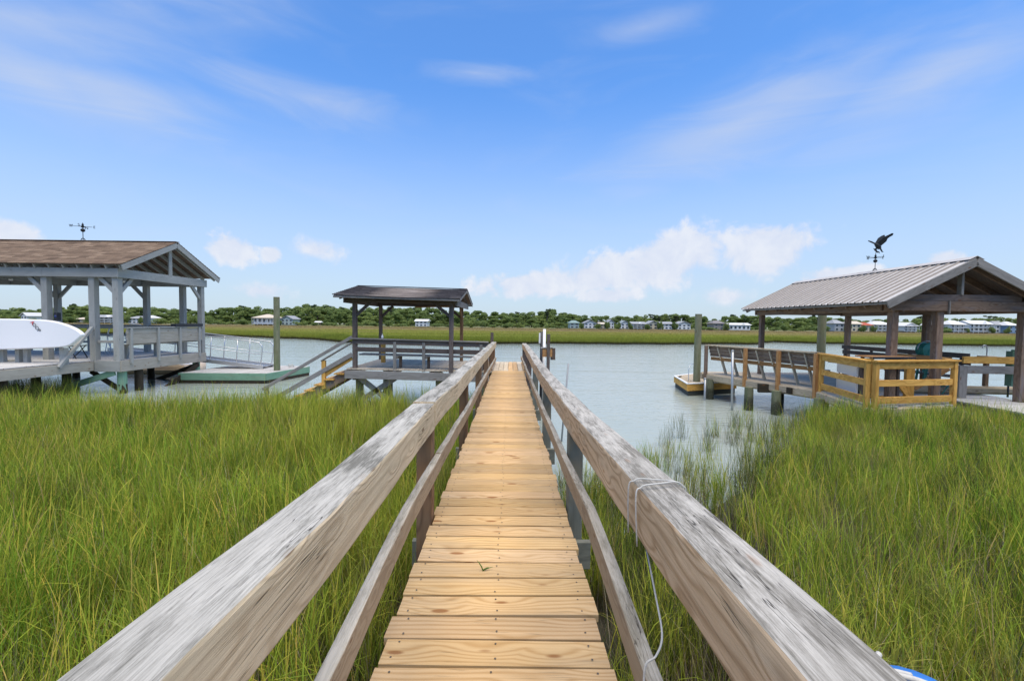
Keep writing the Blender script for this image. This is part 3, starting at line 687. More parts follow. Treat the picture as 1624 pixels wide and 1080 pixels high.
def build_left_dock():
    d = thing('covered_dock', (-17.5, 17.3, 0), 'grey painted open dock pavilion with brown shingle gable roof', 'pavilion')
    rng = random.Random(21)
    DZ, X1, X0, Y0, Y1 = 1.15, -13.2, -23., 15.2, 19.4
    x = X0
    while x < X1-.05:
        beam('plank', d, (x+.07, Y0+.02, DZ-.019), (x+.07, Y1-.02, DZ-.019), .137, .036, 'pale_deck'); x += .1436
    beam('rim_board', d, (X1+.02, Y0-.03, DZ-.20), (X1+.02, Y1, DZ-.20), .05, .37, 'taupe_board')
    beam('rim_board', d, (-14.06, Y0-.02, DZ-.20), (X1-.006, Y0-.02, DZ-.20), .05, .37, 'grey_paint_wood')
    beam('rim_board', d, (X0, Y1+.02, DZ-.20), (X1, Y1+.02, DZ-.20), .05, .36, 'taupe_board')
    beam('rim_board', d, (X0, Y0-.02, DZ-.20), (-16.1, Y0-.02, DZ-.20), .05, .36, 'taupe_board')
    # posts
    front = (-13.33, -14.13, -15.72, -18.4, -21.2); back = (-13.28, -14.05, -15.6, -19.4, -22.2)
    for i, xx in enumerate(front): post('roof_post', d, xx, Y0+.08, .78 if i < 2 else 1.1, 4.12, .20, 'grey_paint_wood')
    for xx in back: post('roof_post', d, xx, Y1-.1, 1.0, 4.12, .19, 'grey_paint_wood')
    for yy in (Y0-.07, Y0+.23): beam('roof_beam', d, (X0, yy, 4.10), (X1+.02, yy, 4.10), .05, .30, 'grey_paint_wood')
    for yy in (Y1-.25, Y1+.05): beam('roof_beam', d, (X0, yy, 4.10), (X1+.02, yy, 4.10), .05, .30, 'grey_paint_wood')
    for xx in (-13.17, -15.7, -18.4, -21.2): beam('tie_beam', d, (xx, Y0-.10, 4.10), (xx, Y1+.10, 4.10), .05, .30, 'grey_paint_wood')
    def knee(x0, y0, dx, dy): beam('knee_brace', d, (x0+dx*.05, y0+dy*.05, 3.42), (x0+dx*.62, y0+dy*.62, 4.02), .09, .13, 'grey_paint_wood')
    for xx, yy, dx, dy in ((-13.33, Y0+.08, -1, 0), (-13.33, Y0+.08, 0, 1), (-15.72, Y0+.08, -1, 0), (-13.28, Y1-.1, 0, -1), (-19.4, Y1-.1, 1, 0), (-19.4, Y1-.1, -1, 0), (-15.6, Y1-.1, -1, 0), (-18.4, Y0+.08, 1, 0)):
        knee(xx, yy, dx, dy)
    # roof
    YE0, YE1, YR, ZE, ZR = 14.95, 19.95, 17.45, 4.38, 5.52
    XR_ = -12.92
    for i in range(22):
        xx = XR_-.12-i*.475
        for ye in (YE0, YE1):
            beam('rafter', d, (xx, ye+(.1 if ye < 17 else -.1), ZE-.085), (xx, YR, ZR-.13), .045, .14, 'grey_paint_wood')
    for s, ye in ((1, YE0), (-1, YE1)):
        V = [(X0, ye, ZE-.01), (XR_, ye, ZE-.01), (XR_, YR, ZR-.01), (X0, YR, ZR-.01)]
        V += [(a, b, c-.018) for a, b, c in V]
        obj('roof_sheathing', V, [(0, 1, 2, 3), (7, 6, 5, 4), (0, 4, 5, 1), (1, 5, 6, 2), (2, 6, 7, 3), (3, 7, 4, 0)], 'brown_timber', d)
        shingle_roof(d, X0, XR_+.05, ye-.03*s, ZE-.008, YR, ZR, 'shingle_brown', 19)
        beam('barge_board', d, (XR_+.03, ye+.02*s, ZE-.12), (XR_+.03, YR, ZR-.12), .035, .19, 'grey_paint_wood')
    beam('ridge_cap', d, (X0, YR, ZR+.014), (XR_+.06, YR, ZR+.014), .22, .02, 'shingle_brown')
    beam('king_post', d, (-13.17, YR, 4.2), (-13.17, YR, 5.42), .16, .06, 'grey_paint_wood', up=(1, 0, 0))
    beam('ridge_board', d, (X0, YR, ZR-.13), (XR_, YR, ZR-.13), .04, .19, 'grey_paint_wood')
    # gable side railing: boarded bench back
    for k in range(3): beam('back_board', d, (-13.17, Y0+.22, 2.13-k*.178), (-13.17, Y1-.25, 2.13-k*.178), .03, .172, 'taupe_board')
    beam('rail_cap', d, (-13.17, Y0+.2, 2.255), (-13.17, Y1-.2, 2.255), .15, .035, 'grey_paint_wood')
    for yy in (15.55, 16.75, 17.85, 18.95): beam('rail_post', d, (-13.13, yy, 1.02), (-13.13, yy, 2.235), .09, .075, 'grey_paint_wood', up=(1, 0, 0))
    for k in range(3): beam('seat_board', d, (-13.32-k*.146, Y0+.3, 1.65), (-13.32-k*.146, Y1-.3, 1.65), .138, .036, 'taupe_board')
    for yy in (15.9, 17.2, 18.4): post('seat_leg', d, -13.6, yy, DZ, 1.63, .09, 'grey_paint_wood')
    # back railing
    for z, h_ in ((2.2, .14), (1.85, .09), (1.55, .09)): beam('back_rail', d, (-22.5, Y1-.05, z), (-14.15, Y1-.05, z), .04, h_, 'grey_paint_wood')
    beam('rail_cap', d, (-22.5, Y1-.05, 2.285), (-14.15, Y1-.05, 2.285), .17, .03, 'grey_paint_wood')
    for xx in (-16.9, -18.1, -20.6): post('rail_post', d, xx, Y1-.1, DZ, 2.27, .09, 'grey_paint_wood')
    beam('front_rail', d, (-14.0, Y0+.05, 1.78), (-13.4, Y0+.05, 1.78), .04, .09, 'grey_paint_wood')
    # shore walkway
    y = 5.0
    while y < Y0-.1:
        beam('plank', d, (-16.05, y+.07, DZ-.019), (-14.12, y+.07, DZ-.019), .137, .036, 'pale_deck'); y += .1436
    beam('rim_board', d, (-14.10, 5., DZ-.20), (-14.10, Y0-.05, DZ-.20), .05, .30, 'taupe_board')
    beam('rim_board', d, (-16.08, 5., DZ-.20), (-16.08, Y0-.05, DZ-.20), .05, .30, 'taupe_board')
    beam('ramp_rail', d, (-14.06, 15.12, 2.26), (-14.06, 13.95, 1.02), .10, .09, 'grey_paint_wood')
    post('ramp_post', d, -14.17, 14.25, .82, 1.62, .16, 'grey_paint_wood')
    # piles and braces
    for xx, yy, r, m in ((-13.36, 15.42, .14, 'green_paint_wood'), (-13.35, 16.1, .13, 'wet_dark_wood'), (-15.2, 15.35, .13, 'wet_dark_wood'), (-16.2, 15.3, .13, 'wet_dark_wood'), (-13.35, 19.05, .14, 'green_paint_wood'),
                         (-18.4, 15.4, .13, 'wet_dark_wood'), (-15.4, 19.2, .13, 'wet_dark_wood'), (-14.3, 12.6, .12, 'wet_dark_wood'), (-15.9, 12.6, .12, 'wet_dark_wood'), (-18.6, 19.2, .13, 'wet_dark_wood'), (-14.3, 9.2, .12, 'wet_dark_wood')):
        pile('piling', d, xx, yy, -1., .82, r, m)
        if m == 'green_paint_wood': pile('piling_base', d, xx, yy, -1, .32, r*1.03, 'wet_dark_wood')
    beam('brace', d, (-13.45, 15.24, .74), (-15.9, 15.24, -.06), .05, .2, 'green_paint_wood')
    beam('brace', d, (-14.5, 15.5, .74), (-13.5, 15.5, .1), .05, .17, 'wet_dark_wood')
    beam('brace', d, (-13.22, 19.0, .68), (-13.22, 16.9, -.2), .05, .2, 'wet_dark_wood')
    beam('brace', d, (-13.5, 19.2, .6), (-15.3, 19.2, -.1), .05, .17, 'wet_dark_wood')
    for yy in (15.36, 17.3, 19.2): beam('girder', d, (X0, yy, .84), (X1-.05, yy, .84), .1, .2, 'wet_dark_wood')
    lathe('ceiling_light', d, [(.001, -.05), (.05, -.04), (.06, 0), (.05, .04)], 'white_plastic', (-13.9, 16.2, 3.9))
    lathe('ceiling_light', d, [(.001, -.05), (.05, -.04), (.06, 0), (.05, .04)], 'white_plastic', (-17.6, 15.9, 3.9))
    return d
build_left_dock()
weather_vane((-16.49, 17.45, 5.54), 'small black weather vane on the brown shingle ridge, without a bird', False, .95)

def build_left_things():
    # paddle board on its edge
    top = [(-150, 512), (-60, 506), (0, 505.5), (52, 506.5), (80, 508.5), (100, 513), (115, 518.5), (125, 524), (132, 530.5)]
    bot = [(128, 536), (115, 547), (100, 550.5), (60, 552.5), (0, 554.5), (-60, 554), (-150, 548)]
    out = [atY(a, b, 14.) for a, b in top+bot]
    out = spline(out+[out[0]], 4)[:-1]
    c = sum(out, Vector())/len(out)
    sup = thing('paddle_board', (c.x, 14., 1.5), 'long white paddle board set on edge across the left walkway', 'paddle board')
    V, Fc = [], []; n = len(out)
    for s, yy in ((.93, 13.935), (.975, 13.95), (1., 13.98), (1., 14.04), (.975, 14.07), (.93, 14.085)):
        for p in out:
            q = c+(p-c)*s if s < 1 else p
            q = Vector((lerp(p.x, q.x, .25), yy+.05*(p.z-2.0), lerp(p.z, q.z, 1))); V.append(q)
    for k in range(5):
        for i in range(n): j = (i+1) % n; Fc.append((k*n+i, (k+1)*n+i, (k+1)*n+j, k*n+j))
    Fc += [tuple(range(n)), tuple(range(6*n-1, 5*n-1, -1))]
    obj('hull', V, Fc, 'white_board', sup, smooth=False)
    a = atY(55, 516, 13.93)
    mw = lambda p, dz: Matrix.Translation(p) @ Matrix.Rotation(R(50), 4, 'Y') @ Matrix.Rotation(math.pi/2+.05, 4, 'X')
    p = atY(51, 512, 13.945); letters('logo_mark', sup, 'A', .16, 'logo_red', mw(p, 0), .002)
    p = atY(57.5, 519.5, 13.935); letters('logo_lettering', sup, 'OOP', .15, 'logo_black', mw(p, 0), .002)
    # stub posts that carry it belong to a rack
    rk = thing('board_rack', (-15, 14, 1.15), 'row of short grey stub posts under the white paddle board', 'rack')
    for px in (5, 30, 43): 
        q = atY(px, 560, 14.25); post('stub_post', rk, q.x, 14.25, 1.14, 1.66, .13, 'grey_paint_wood')
    beam('bearer', rk, (-16.05, 14.25, 1.70), (-14.25, 14.25, 1.70), .1, .09, 'grey_paint_wood')
    # folded black chair under the board
    ch = thing('folding_chair', (-14.9, 15.0, 1.15), 'small black folding chair on the deck below the paddle board tip', 'chair')
    bx = -15.3; by = 15.55
    for dy in (0, .42):
        tube('leg', ch, [(bx-.25, by+dy, 1.16), (bx+.22, by+dy, 1.62)], .016, 'black_plastic')
        tube('leg', ch, [(bx+.25, by+dy, 1.16), (bx-.2, by+dy, 1.95)], .016, 'black_plastic')
    beam('seat', ch, (bx-.2, by+.21, 1.58), (bx+.25, by+.21, 1.60), .42, .03, 'black_plastic')
    beam('backrest', ch, (bx-.15, by+.21, 1.72), (bx-.21, by+.21, 1.96), .42, .02, 'black_plastic')
    # white stool further in
    stl = thing('stool', (-15.2, 18.1, 1.15), 'low white plastic stool on the grey dock near the back rail', 'stool')
    sx, sy = -16.3, 18.3
    lathe('seat', stl, [(.001, 0), (.17, .0), (.18, .015), (.17, .03), (.001, .035)], 'white_plastic', (sx, sy, 1.60))
    for a in range(4): tube('leg', stl, [(sx+.1*math.cos(a*1.57+.7), sy+.1*math.sin(a*1.57+.7), 1.6), (sx+.17*math.cos(a*1.57+.7), sy+.17*math.sin(a*1.57+.7), 1.152)], .016, 'white_plastic')
    # black tray on the gable rail
    tr = thing('tackle_tray', (-13.17, 18.3, 2.27), 'flat black tray lying on the grey gable side rail cap', 'tray')
    beam('base', tr, (-13.17, 17.55, 2.285), (-13.17, 19.1, 2.285), .20, .02, 'black_plastic')
    for xx in (-13.262, -13.078): beam('side', tr, (xx, 17.55, 2.34), (xx, 19.1, 2.34), .015, .09, 'black_plastic')
    for yy in (17.56, 18.35, 19.09): beam('divider', tr, (-13.255, yy, 2.34), (-13.085, yy, 2.34), .015, .088, 'black_plastic')
    # speaker on a post
    sp = thing('speaker', (-15.45, 15.15, 2.5), 'small dark speaker box fixed to the left dock post', 'speaker')
    q = atY(91, 502, 15.3)
    beam('case', sp, (q.x, 15.3, q.z-.13), (q.x, 15.3, q.z+.13), .14, .12, 'black_plastic', up=(1, 0, 0))
    lathe('cone', sp, [(.001, 0), (.045, 0), (.05, .012), (.03, .016)], 'navy', (q.x, 15.225, q.z), axis='Y')
    tube('bracket', sp, [(q.x, 15.3, q.z), (q.x-.12, 15.3, q.z)], .015, 'black_plastic')
    # gangway
    g = thing('gangway', (-14., 20.1, .5), 'aluminium gangway sloping from the grey dock to the green float', 'gangway')
    G0, G1 = Vector((-17.6, 0, 1.18)), Vector((-10.85, 0, .48))
    def gp(t, yy, dz): p = G0.lerp(G1, t); return (p.x, yy, p.z+dz)
    for yy in (19.62, 20.55):
        beam('side_rail', g, gp(0, yy, .02), gp(1, yy, .02), .05, .16, 'aluminium')
        tube('handrail', g, spline([gp(.02, yy, .1), gp(.0, yy, .55), gp(.03, yy, 1.12), gp(.10, yy, 1.16), gp(.5, yy, 1.13), gp(.93, yy, 1.10), gp(.985, yy, 1.02), gp(1., yy, .8), gp(.985, yy, .05)], 5), .024, 'aluminium')
        tube('middle_rail', g, [gp(.0, yy, .6), gp(1., yy, .58)], .016, 'aluminium')
        for t in (.16, .33, .5, .66, .83): tube('stanchion', g, [gp(t, yy, .02), gp(t+.012, yy, 1.13)], .022, 'aluminium')
    for i in range(34):
        t = (i+.5)/34; p = G0.lerp(G1, t); beam('tread_bar', g, (p.x, 19.65, p.z+.03), (p.x, 20.52, p.z+.03), .17, .02, 'galvanised')
    # green float
    f = thing('green_float', (-11.4, 19.5, .1), 'pale green wooden float on the water right of the grey dock', 'float')
    A, B_, C_, D_ = Vector((-9.85, 18.05, 0)), Vector((-9.42, 21.0, 0)), Vector((-13.0, 21.4, 0)), Vector((-13.3, 17.95, 0))
    for p, q in ((A, B_), (B_, C_), (C_, D_), (D_, A)):
        beam('side_board', f, (p.x, p.y, .27), (q.x, q.y, .27), .05, .28, 'green_paint_wood')
        e = (q-p).normalized()*.06
        beam('skirt', f, (p.x*.99+q.x*.01, p.y*.99+q.y*.01, .06), (q.x*.99+p.x*.01, q.y*.99+p.y*.01, .06), .03, .16, 'wet_dark_wood')
    for i in range(24):
        t = (i+.5)/24; p = D_.lerp(A, t); q = C_.lerp(B_, t)
        beam('plank', f, (p.x, p.y+.02, .405), (q.x, q.y-.02, .405), .139, .034, 'pale_deck')
    V = [(p.x*.985-.17, p.y*.985+.28, z) for z in (-.3, .2) for p in (A, B_, C_, D_)]
    obj('float_drum', V, [(0, 3, 2, 1), (4, 5, 6, 7), (0, 1, 5, 4), (1, 2, 6, 5), (2, 3, 7, 6), (3, 0, 4, 7)], 'float_foam', f)
    t1 = tag(pile('mooring_pile', None, -9.98, 19.15, -1., 3.55, .125, 'pile_wood', (.02, 0)), 'tall greenish mooring pile standing at the green float', 'pile')
    # things on the float corner
    c1 = thing('rope_coil', (-9.75, 20.4, .43), 'thin pale hose coil left on the far corner of the green float', 'rope')
    pts = [(-9.95+.13*math.cos(a)*(1-.01*a), 20.35+.13*math.sin(a)*(1-.01*a), .445+.005*a) for a in [i*.5 for i in range(40)]]
    tube('coil', c1, pts, .009, 'rope_white', 6)
    tube('loop', c1, [(-9.98+.12*math.cos(a), 20.35, .47+.12*math.sin(a)) for a in [i*.26 for i in range(13)]], .009, 'rope_white', 6)
    c2 = thing('bollard_cap', (-10.15, 19.9, .42), 'small dark pointed cleat on the green float', 'cleat')
    lathe('base', c2, [(.07, 0), (.07, .02), (.03, .03)], 'black_plastic', (-10.2, 19.7, .423))
    lathe('horn', c2, [(.03, .02), (.06, .10), (.05, .18), (.01, .26)], 'black_plastic', (-10.2, 19.7, .423))
    # moulded tan drive-on float beside it
    b = thing('drive_on_float', (-16.6, 21.5, 0), 'tan moulded drive-on float with a curved cradle beside the green float', 'float')
    V, Fc = [], []; xs = [-18.1+.2*i for i in range(16)]; prof = 9
    for i, xx in enumerate(xs):
        t = i/(len(xs)-1); 
        for k in range(prof):
            a = k/(prof-1)*2-1; yy = 21.5+a*.75
            z = .16+.12*(1-t)*abs(a)+.10*(abs(a) > .6)+.26*sstep(t, .25, .6)*(1-sstep(t, .75, 1.)*.4)*(.4+.6*abs(a)**2)
            V.append((xx, yy, z))
    nb = len(V)
    V += [(v[0], v[1]*.98+.43, -.12) for v in V]
    K = prof
    for i in range(len(xs)-1):
        for k in range(K-1):
            q = i*K+k; Fc.append((q, q+K, q+K+1, q+1)); Fc.append((nb+q, nb+q+1, nb+q+K+1, nb+q+K))
        Fc.append((i*K, nb+i*K, nb+(i+1)*K, (i+1)*K)); Fc.append((i*K+K-1, (i+1)*K+K-1, nb+(i+1)*K+K-1, nb+i*K+K-1))
    for k in range(K-1): Fc.append((k, k+1, nb+k+1, nb+k)); q = (len(xs)-1)*K+k; Fc.append((q, nb+q, nb+q+1, q+1))
    obj('moulded_hull', V, Fc, 'tan_plastic', b, smooth=True)
    beam('side_log', b, (-18.0, 20.72, .12), (-15.05, 20.72, .16), .2, .2, 'tan_timber', c=.05)
    beam('bow_stop', b, (-15.6, 21.3, .42), (-15.05, 21.5, .42), .5, .05, 'white_plastic')
build_left_things()

# ------------------------------------------------------------------ timber dock with metal roof on the right
def build_right_dock():
    d = thing('roofed_dock', (10., 13., 0), 'brown timber dock shelter with ribbed metal gable roof', 'pavilion')
    rng = random.Random(31)
    DZ = .86
    A, B, C, D = Vector((6.98, 15.75, 0)), Vector((8.34, 12.05, 0)), Vector((7.82, 9.62, 0)), Vector((10.1, 10.06, 0))
    poly = [A, B, C, D, Vector((10.8, 10.9, 0)), Vector((12.3, 10.9, 0)), Vector((12.3, 16.4, 0)), Vector((7.1, 16.4, 0))]
    y = 9.68
    while y < 16.3:
        yc = y+.07; xs = []
        for p, q in zip(poly, poly[1:]+poly[:1]):
            if (p.y-yc)*(q.y-yc) < 0: xs.append(lerp(p.x, q.x, (yc-p.y)/(q.y-p.y)))
        if len(xs) >= 2 and max(xs)-min(xs) > .2: beam('plank', d, (min(xs)+.03, yc, DZ-.019), (max(xs), yc, DZ-.019), .137, .037, 'pale_deck' if yc < 11.5 else 'weathered_deck')
        y += .1436
    def AB(t, off=0., z=0.):
        p = A.lerp(B, t); n = Vector((B.y-A.y, -(B.x-A.x), 0)).normalized()*-1   # inward
        return (p.x+n.x*off, p.y+n.y*off, z)
    beam('rim_log', d, AB(-.02, 0, .74), AB(1.0, 0, .74), .16, .27, 'tan_timber', c=.05)
    beam('rim_log', d, (B.x, B.y, .72), (C.x, C.y, .72), .12, .22, 'tan_timber', c=.04)
    beam('rim_log', d, (C.x, C.y, .72), (D.x, D.y, .72), .12, .22, 'tan_timber', c=.04)
    beam('rim_log', d, (7.05, 16.4, .72), (12.3, 16.4, .72), .14, .24, 'tan_timber', c=.04)
    beam('rim_log', d, (12.3, 10.9, .72), (12.3, 16.4, .72), .14, .24, 'tan_timber', c=.04)
    # side bench / rail
    beam('rail_cap', d, AB(-.02, .03, 1.86), AB(1.02, .03, 1.86), .17, .04, 'tan_timber')
    for k in range(3): beam('back_board', d, AB(.0, .06+k*.035, 1.775-k*.118), AB(1., .06+k*.035, 1.775-k*.118), .03, .112, 'brown_timber')
    beam('seat_edge', d, AB(.0, .17, 1.40), AB(1., .17, 1.40), .04, .115, 'rust_timber')
    for k in range(3): beam('seat_board', d, AB(.02, .26+k*.145, 1.36), AB(.98, .26+k*.145, 1.36), .138, .036, 'weathered_grey')
    for t, m in ((.0, 'brown_timber'), (.42, 'rust_timber'), (.715, 'rust_timber'), (1.0, 'rust_timber')):
        p = AB(t, -.07); post('rail_post', d, p[0], p[1], .62, 1.84, .10, m)
    for t in (.11, .235, .36, .50, .62, .78, .90):
        beam('seat_strut', d, AB(t, .03, 1.82), AB(t, .42, .87), .10, .04, 'weathered_deck', up=(B-A).normalized())
    # piles
    for xx, yy in ((7.3, 13.55), (7.75, 12.9), (6.98, 15.5), (8.1, 11.6), (9.5, 13.4), (9.5, 15.6), (11.8, 13.4), (11.8, 15.8), (7.9, 10.2), (9.9, 10.8), (8.6, 16.), (11.9, 11.1)):
        pile('piling', d, xx, yy, -1., .70, .13, 'pile_wood')
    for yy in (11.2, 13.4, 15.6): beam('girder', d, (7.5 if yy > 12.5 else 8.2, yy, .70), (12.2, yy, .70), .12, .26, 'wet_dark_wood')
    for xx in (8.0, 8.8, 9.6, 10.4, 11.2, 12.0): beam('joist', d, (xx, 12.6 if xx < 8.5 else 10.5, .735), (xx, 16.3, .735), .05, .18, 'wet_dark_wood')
    # roof frame
    XLp, XRp, YN, YF = 8.92, 11.98, 10.42, 15.85
    for xx, yy in ((XLp, YN), (XLp, YF), (XRp, YN), (XRp, 12.85), (XRp, YF), (9.97, YN)):
        post('roof_post', d, xx, yy, .84, 3.16, .155 if yy < 11 else .145, 'brown_timber')
    for xx in (XLp-.12, XLp+.12, XRp-.12, XRp+.12): beam('roof_beam', d, (xx, YN-.15, 3.06), (xx, YF+.2, 3.06), .05, .24, 'brown_timber')
    for yy in (YN-.13, YN+.13, YF+.13): beam('gable_beam', d, (XLp-.18, yy, 3.08), (XRp+.2, yy, 3.08), .05, .23, 'brown_timber')
    beam('gable_beam', d, (9.0, YN-.125, 3.27), (11.75, YN-.125, 3.27), .05, .14, 'dark_timber')
    beam('post_strip', d, (10.06, YN-.17, 2.9), (10.06, YN-.17, 3.2), .05, .03, 'weathered_grey', up=(1, 0, 0))
    XE0, XE1, XRg, ZE, ZR = 8.42, 12.28, 10.34, 3.17, 4.13
    Y0, Y1 = 9.98, 16.25
    beam('king_post', d, (XRg, YN-.125, 3.34), (XRg, YN-.125, 3.98), .12, .06, 'weathered_grey', up=(1, 0, 0))
    n = 27; pw = (Y1-Y0)/n
    for i in range(11):
        yy = Y0+.16+i*(Y1-Y0-.3)/10
        for xe in (XE0, XE1): beam('rafter', d, (xe+(.06 if xe < 10 else -.06), yy, ZE-.085), (XRg, yy, ZR-.10), .045, .13, 'brown_timber')
    for xe, s in ((XE0, 1), (XE1, -1)):
        V = [(xe+.03*s, Y0+.02, ZE-.002), (xe+.03*s, Y1-.02, ZE-.002), (XRg, Y1-.02, ZR-.016), (XRg, Y0+.02, ZR-.016)]; V += [(a, b, c-.018) for a, b, c in V]
        obj('roof_sheathing', V, [(0, 1, 2, 3), (7, 6, 5, 4), (0, 4, 5, 1), (1, 5, 6, 2), (2, 6, 7, 3), (3, 7, 4, 0)], 'dark_timber', d)
        for i in range(n):
            ya = Y0+i*pw; e = Vector((xe-.05*s, 0, ZE+.012-.025)); r_ = Vector((XRg, 0, ZR+.012))
            prof = [(0, 0), (pw*.36, 0), (pw*.40, .010), (pw*.47, .010), (pw*.51, 0), (pw*.80, 0), (pw*.87, .036), (pw*.95, .036), (pw*1.005, .0)]
            V = []
            for dz in (0, -.006):
                for p in (e, r_):
                    for (a, b) in prof: V.append((p.x, ya+a, p.z+b+dz))
            k = len(prof); Fc = [(q, q+1, k+q+1, k+q) for q in range(k-1)]+[(3*k+q, 3*k+q+1, 2*k+q+1, 2*k+q) for q in range(k-1)]
            Fc += [(2*k+q, 2*k+q+1, q+1, q) for q in range(k-1)]+[(k+q, k+q+1, 3*k+q+1, 3*k+q) for q in range(k-1)]
            sl_dir = (r_-e).normalized()
            mw = Matrix.Translation((e.x, ya, e.z)) @ Matrix(((sl_dir.x, 0, -sl_dir.z), (0, 1, 0), (sl_dir.z, 0, sl_dir.x))).to_4x4()
            inv = mw.inverted()
            me = mesh('roof_panel', [inv @ Vector(v) for v in V], Fc, 'roof_metal'); me.materials.append(MATS['roof_seam'])
            for q in (5, 7): me.polygons[q].material_index = 1
            attach(bpy.data.objects.new('roof_panel', me), d, mw)
        beam('barge_board', d, (xe-.03*s, Y0-.02, ZE-.09), (XRg, Y0-.02, ZR-.075), .04, .18, 'weathered_grey')
        beam('eave_board', d, (xe+.02*s, Y0, ZE-.055), (xe+.02*s, Y1, ZE-.055), .03, .05, 'weathered_grey')
        beam('ridge_flashing', d, (XRg-.085*s, Y0-.03, ZR+.012), (XRg-.085*s, Y1+.02, ZR+.012), .18, .008, 'roof_metal', up=(-.44*s, 0, .9))
    # orange gates
    def gate(p, q, nm):
        g = []
        u = (q-p).normalized()
        P = lambda t, z: (p.x+(q.x-p.x)*t, p.y+(q.y-p.y)*t, z)
        L = (q-p).length; e = .05/L
        for t in (e, 1-e): beam(nm+'_post', d, P(t, .74), P(t, 1.825), .095, .095, 'orange_timber', up=u)
        for z, h_ in ((.985, .15), (1.36, .14), (1.745, .15)): beam(nm+'_rail', d, P(2*e, z), P(1-2*e, z), .045, h_, 'orange_timber')
        beam(nm+'_cap', d, P(-.01, 1.845), P(1.01, 1.845), .17, .038, 'orange_timber')
    gate(B+Vector((.02, -.08, 0)), C+Vector((.0, .07, 0)), 'gate')
    gate(C+Vector((.06, .0, 0)), D, 'gate')
    E_ = Vector((9.95, 11.3, 0)); G_ = Vector((8.6, 11.2, 0))
    beam('gate_rail', d, (D.x, D.y+.1, 1.84), (10.7, 11.2, 1.84), .15, .036, 'orange_timber')
    for xx, yy in ((8.75, 10.85), (9.62, 10.7)): beam('gate_post', d, (xx, yy, .84), (xx, yy, 1.82), .2, .09, 'orange_timber', up=(0, 1, 0))
    beam('gate_brace', d, (8.85, 10.6, 1.76), (9.62, 10.65, .9), .05, .13, 'orange_timber')
    beam('gate_rail', d, (8.65, 10.72, .90), (9.6, 10.72, .90), .09, .04, 'orange_timber')
    # right hand rail by the walkway
    beam('side_rail', d, (11.15, 10.95, 1.80), (13.4, 10.75, 1.80), .05, .17, 'orange_timber')
    beam('side_rail', d, (11.0, 10.97, 1.56), (13.4, 10.80, 1.56), .08, .19, 'weathered_grey')
    beam('side_rail', d, (10.1, 11.7, 1.80), (11.1, 11.2, 1.74), .10, .20, 'rust_timber')
    post('side_post', d, 11.12, 10.98, .6, 1.66, .20, 'weathered_grey')
    beam('side_brace', d, (10.2, 11.2, 1.05), (10.9, 11.05, 1.58), .05, .13, 'rust_timber')
    beam('kerb_log', d, (10.2, 11.6, .98), (13.4, 11.4, .98), .2, .2, 'tan_timber', c=.05)
    # bench along the far side
    for k in range(2): beam('bench_back', d, (11.62+.03*k, 15.6, 1.87-k*.17), (11.62+.03*k, 11.25, 1.87-k*.17), .035, .13, 'dark_timber')
    for yy in (11.5, 13., 14.4, 15.5): beam('bench_leg', d, (11.68, yy, .86), (11.68, yy, 1.9), .09, .04, 'dark_timber', up=(1, 0, 0))
    for k in range(3): beam('bench_seat', d, (11.5-k*.145, 15.6, 1.34), (11.5-k*.145, 11.3, 1.34), .138, .036, 'dark_timber')
    # pale shore walkway
    y = 2.
    while y < 10.88:
        t = (y-2)/8.9; xa = lerp(10.0, 10.62, sstep(t, .2, 1)); beam('plank', d, (xa, y+.07, DZ-.02+.0*t), (xa+1.5, y+.07, DZ-.02), .137, .036, 'pale_deck'); y += .1436
    beam('walk_stringer', d, (10.03, 2., DZ-.13), (10.55, 8., DZ-.13), .04, .16, 'weathered_grey'); beam('walk_stringer', d, (10.55, 8., DZ-.13), (10.66, 10.8, DZ-.13), .04, .16, 'weathered_grey')
    for yy in (3., 5.5, 8.): pile('piling', d, 10.9, yy, -.6, DZ-.06, .1, 'pile_wood')
    return d
build_right_dock()
weather_vane((10.34, 12.75, 4.17), 'black weather vane topped by an eagle with raised wings on metal roof ridge', True, .66)

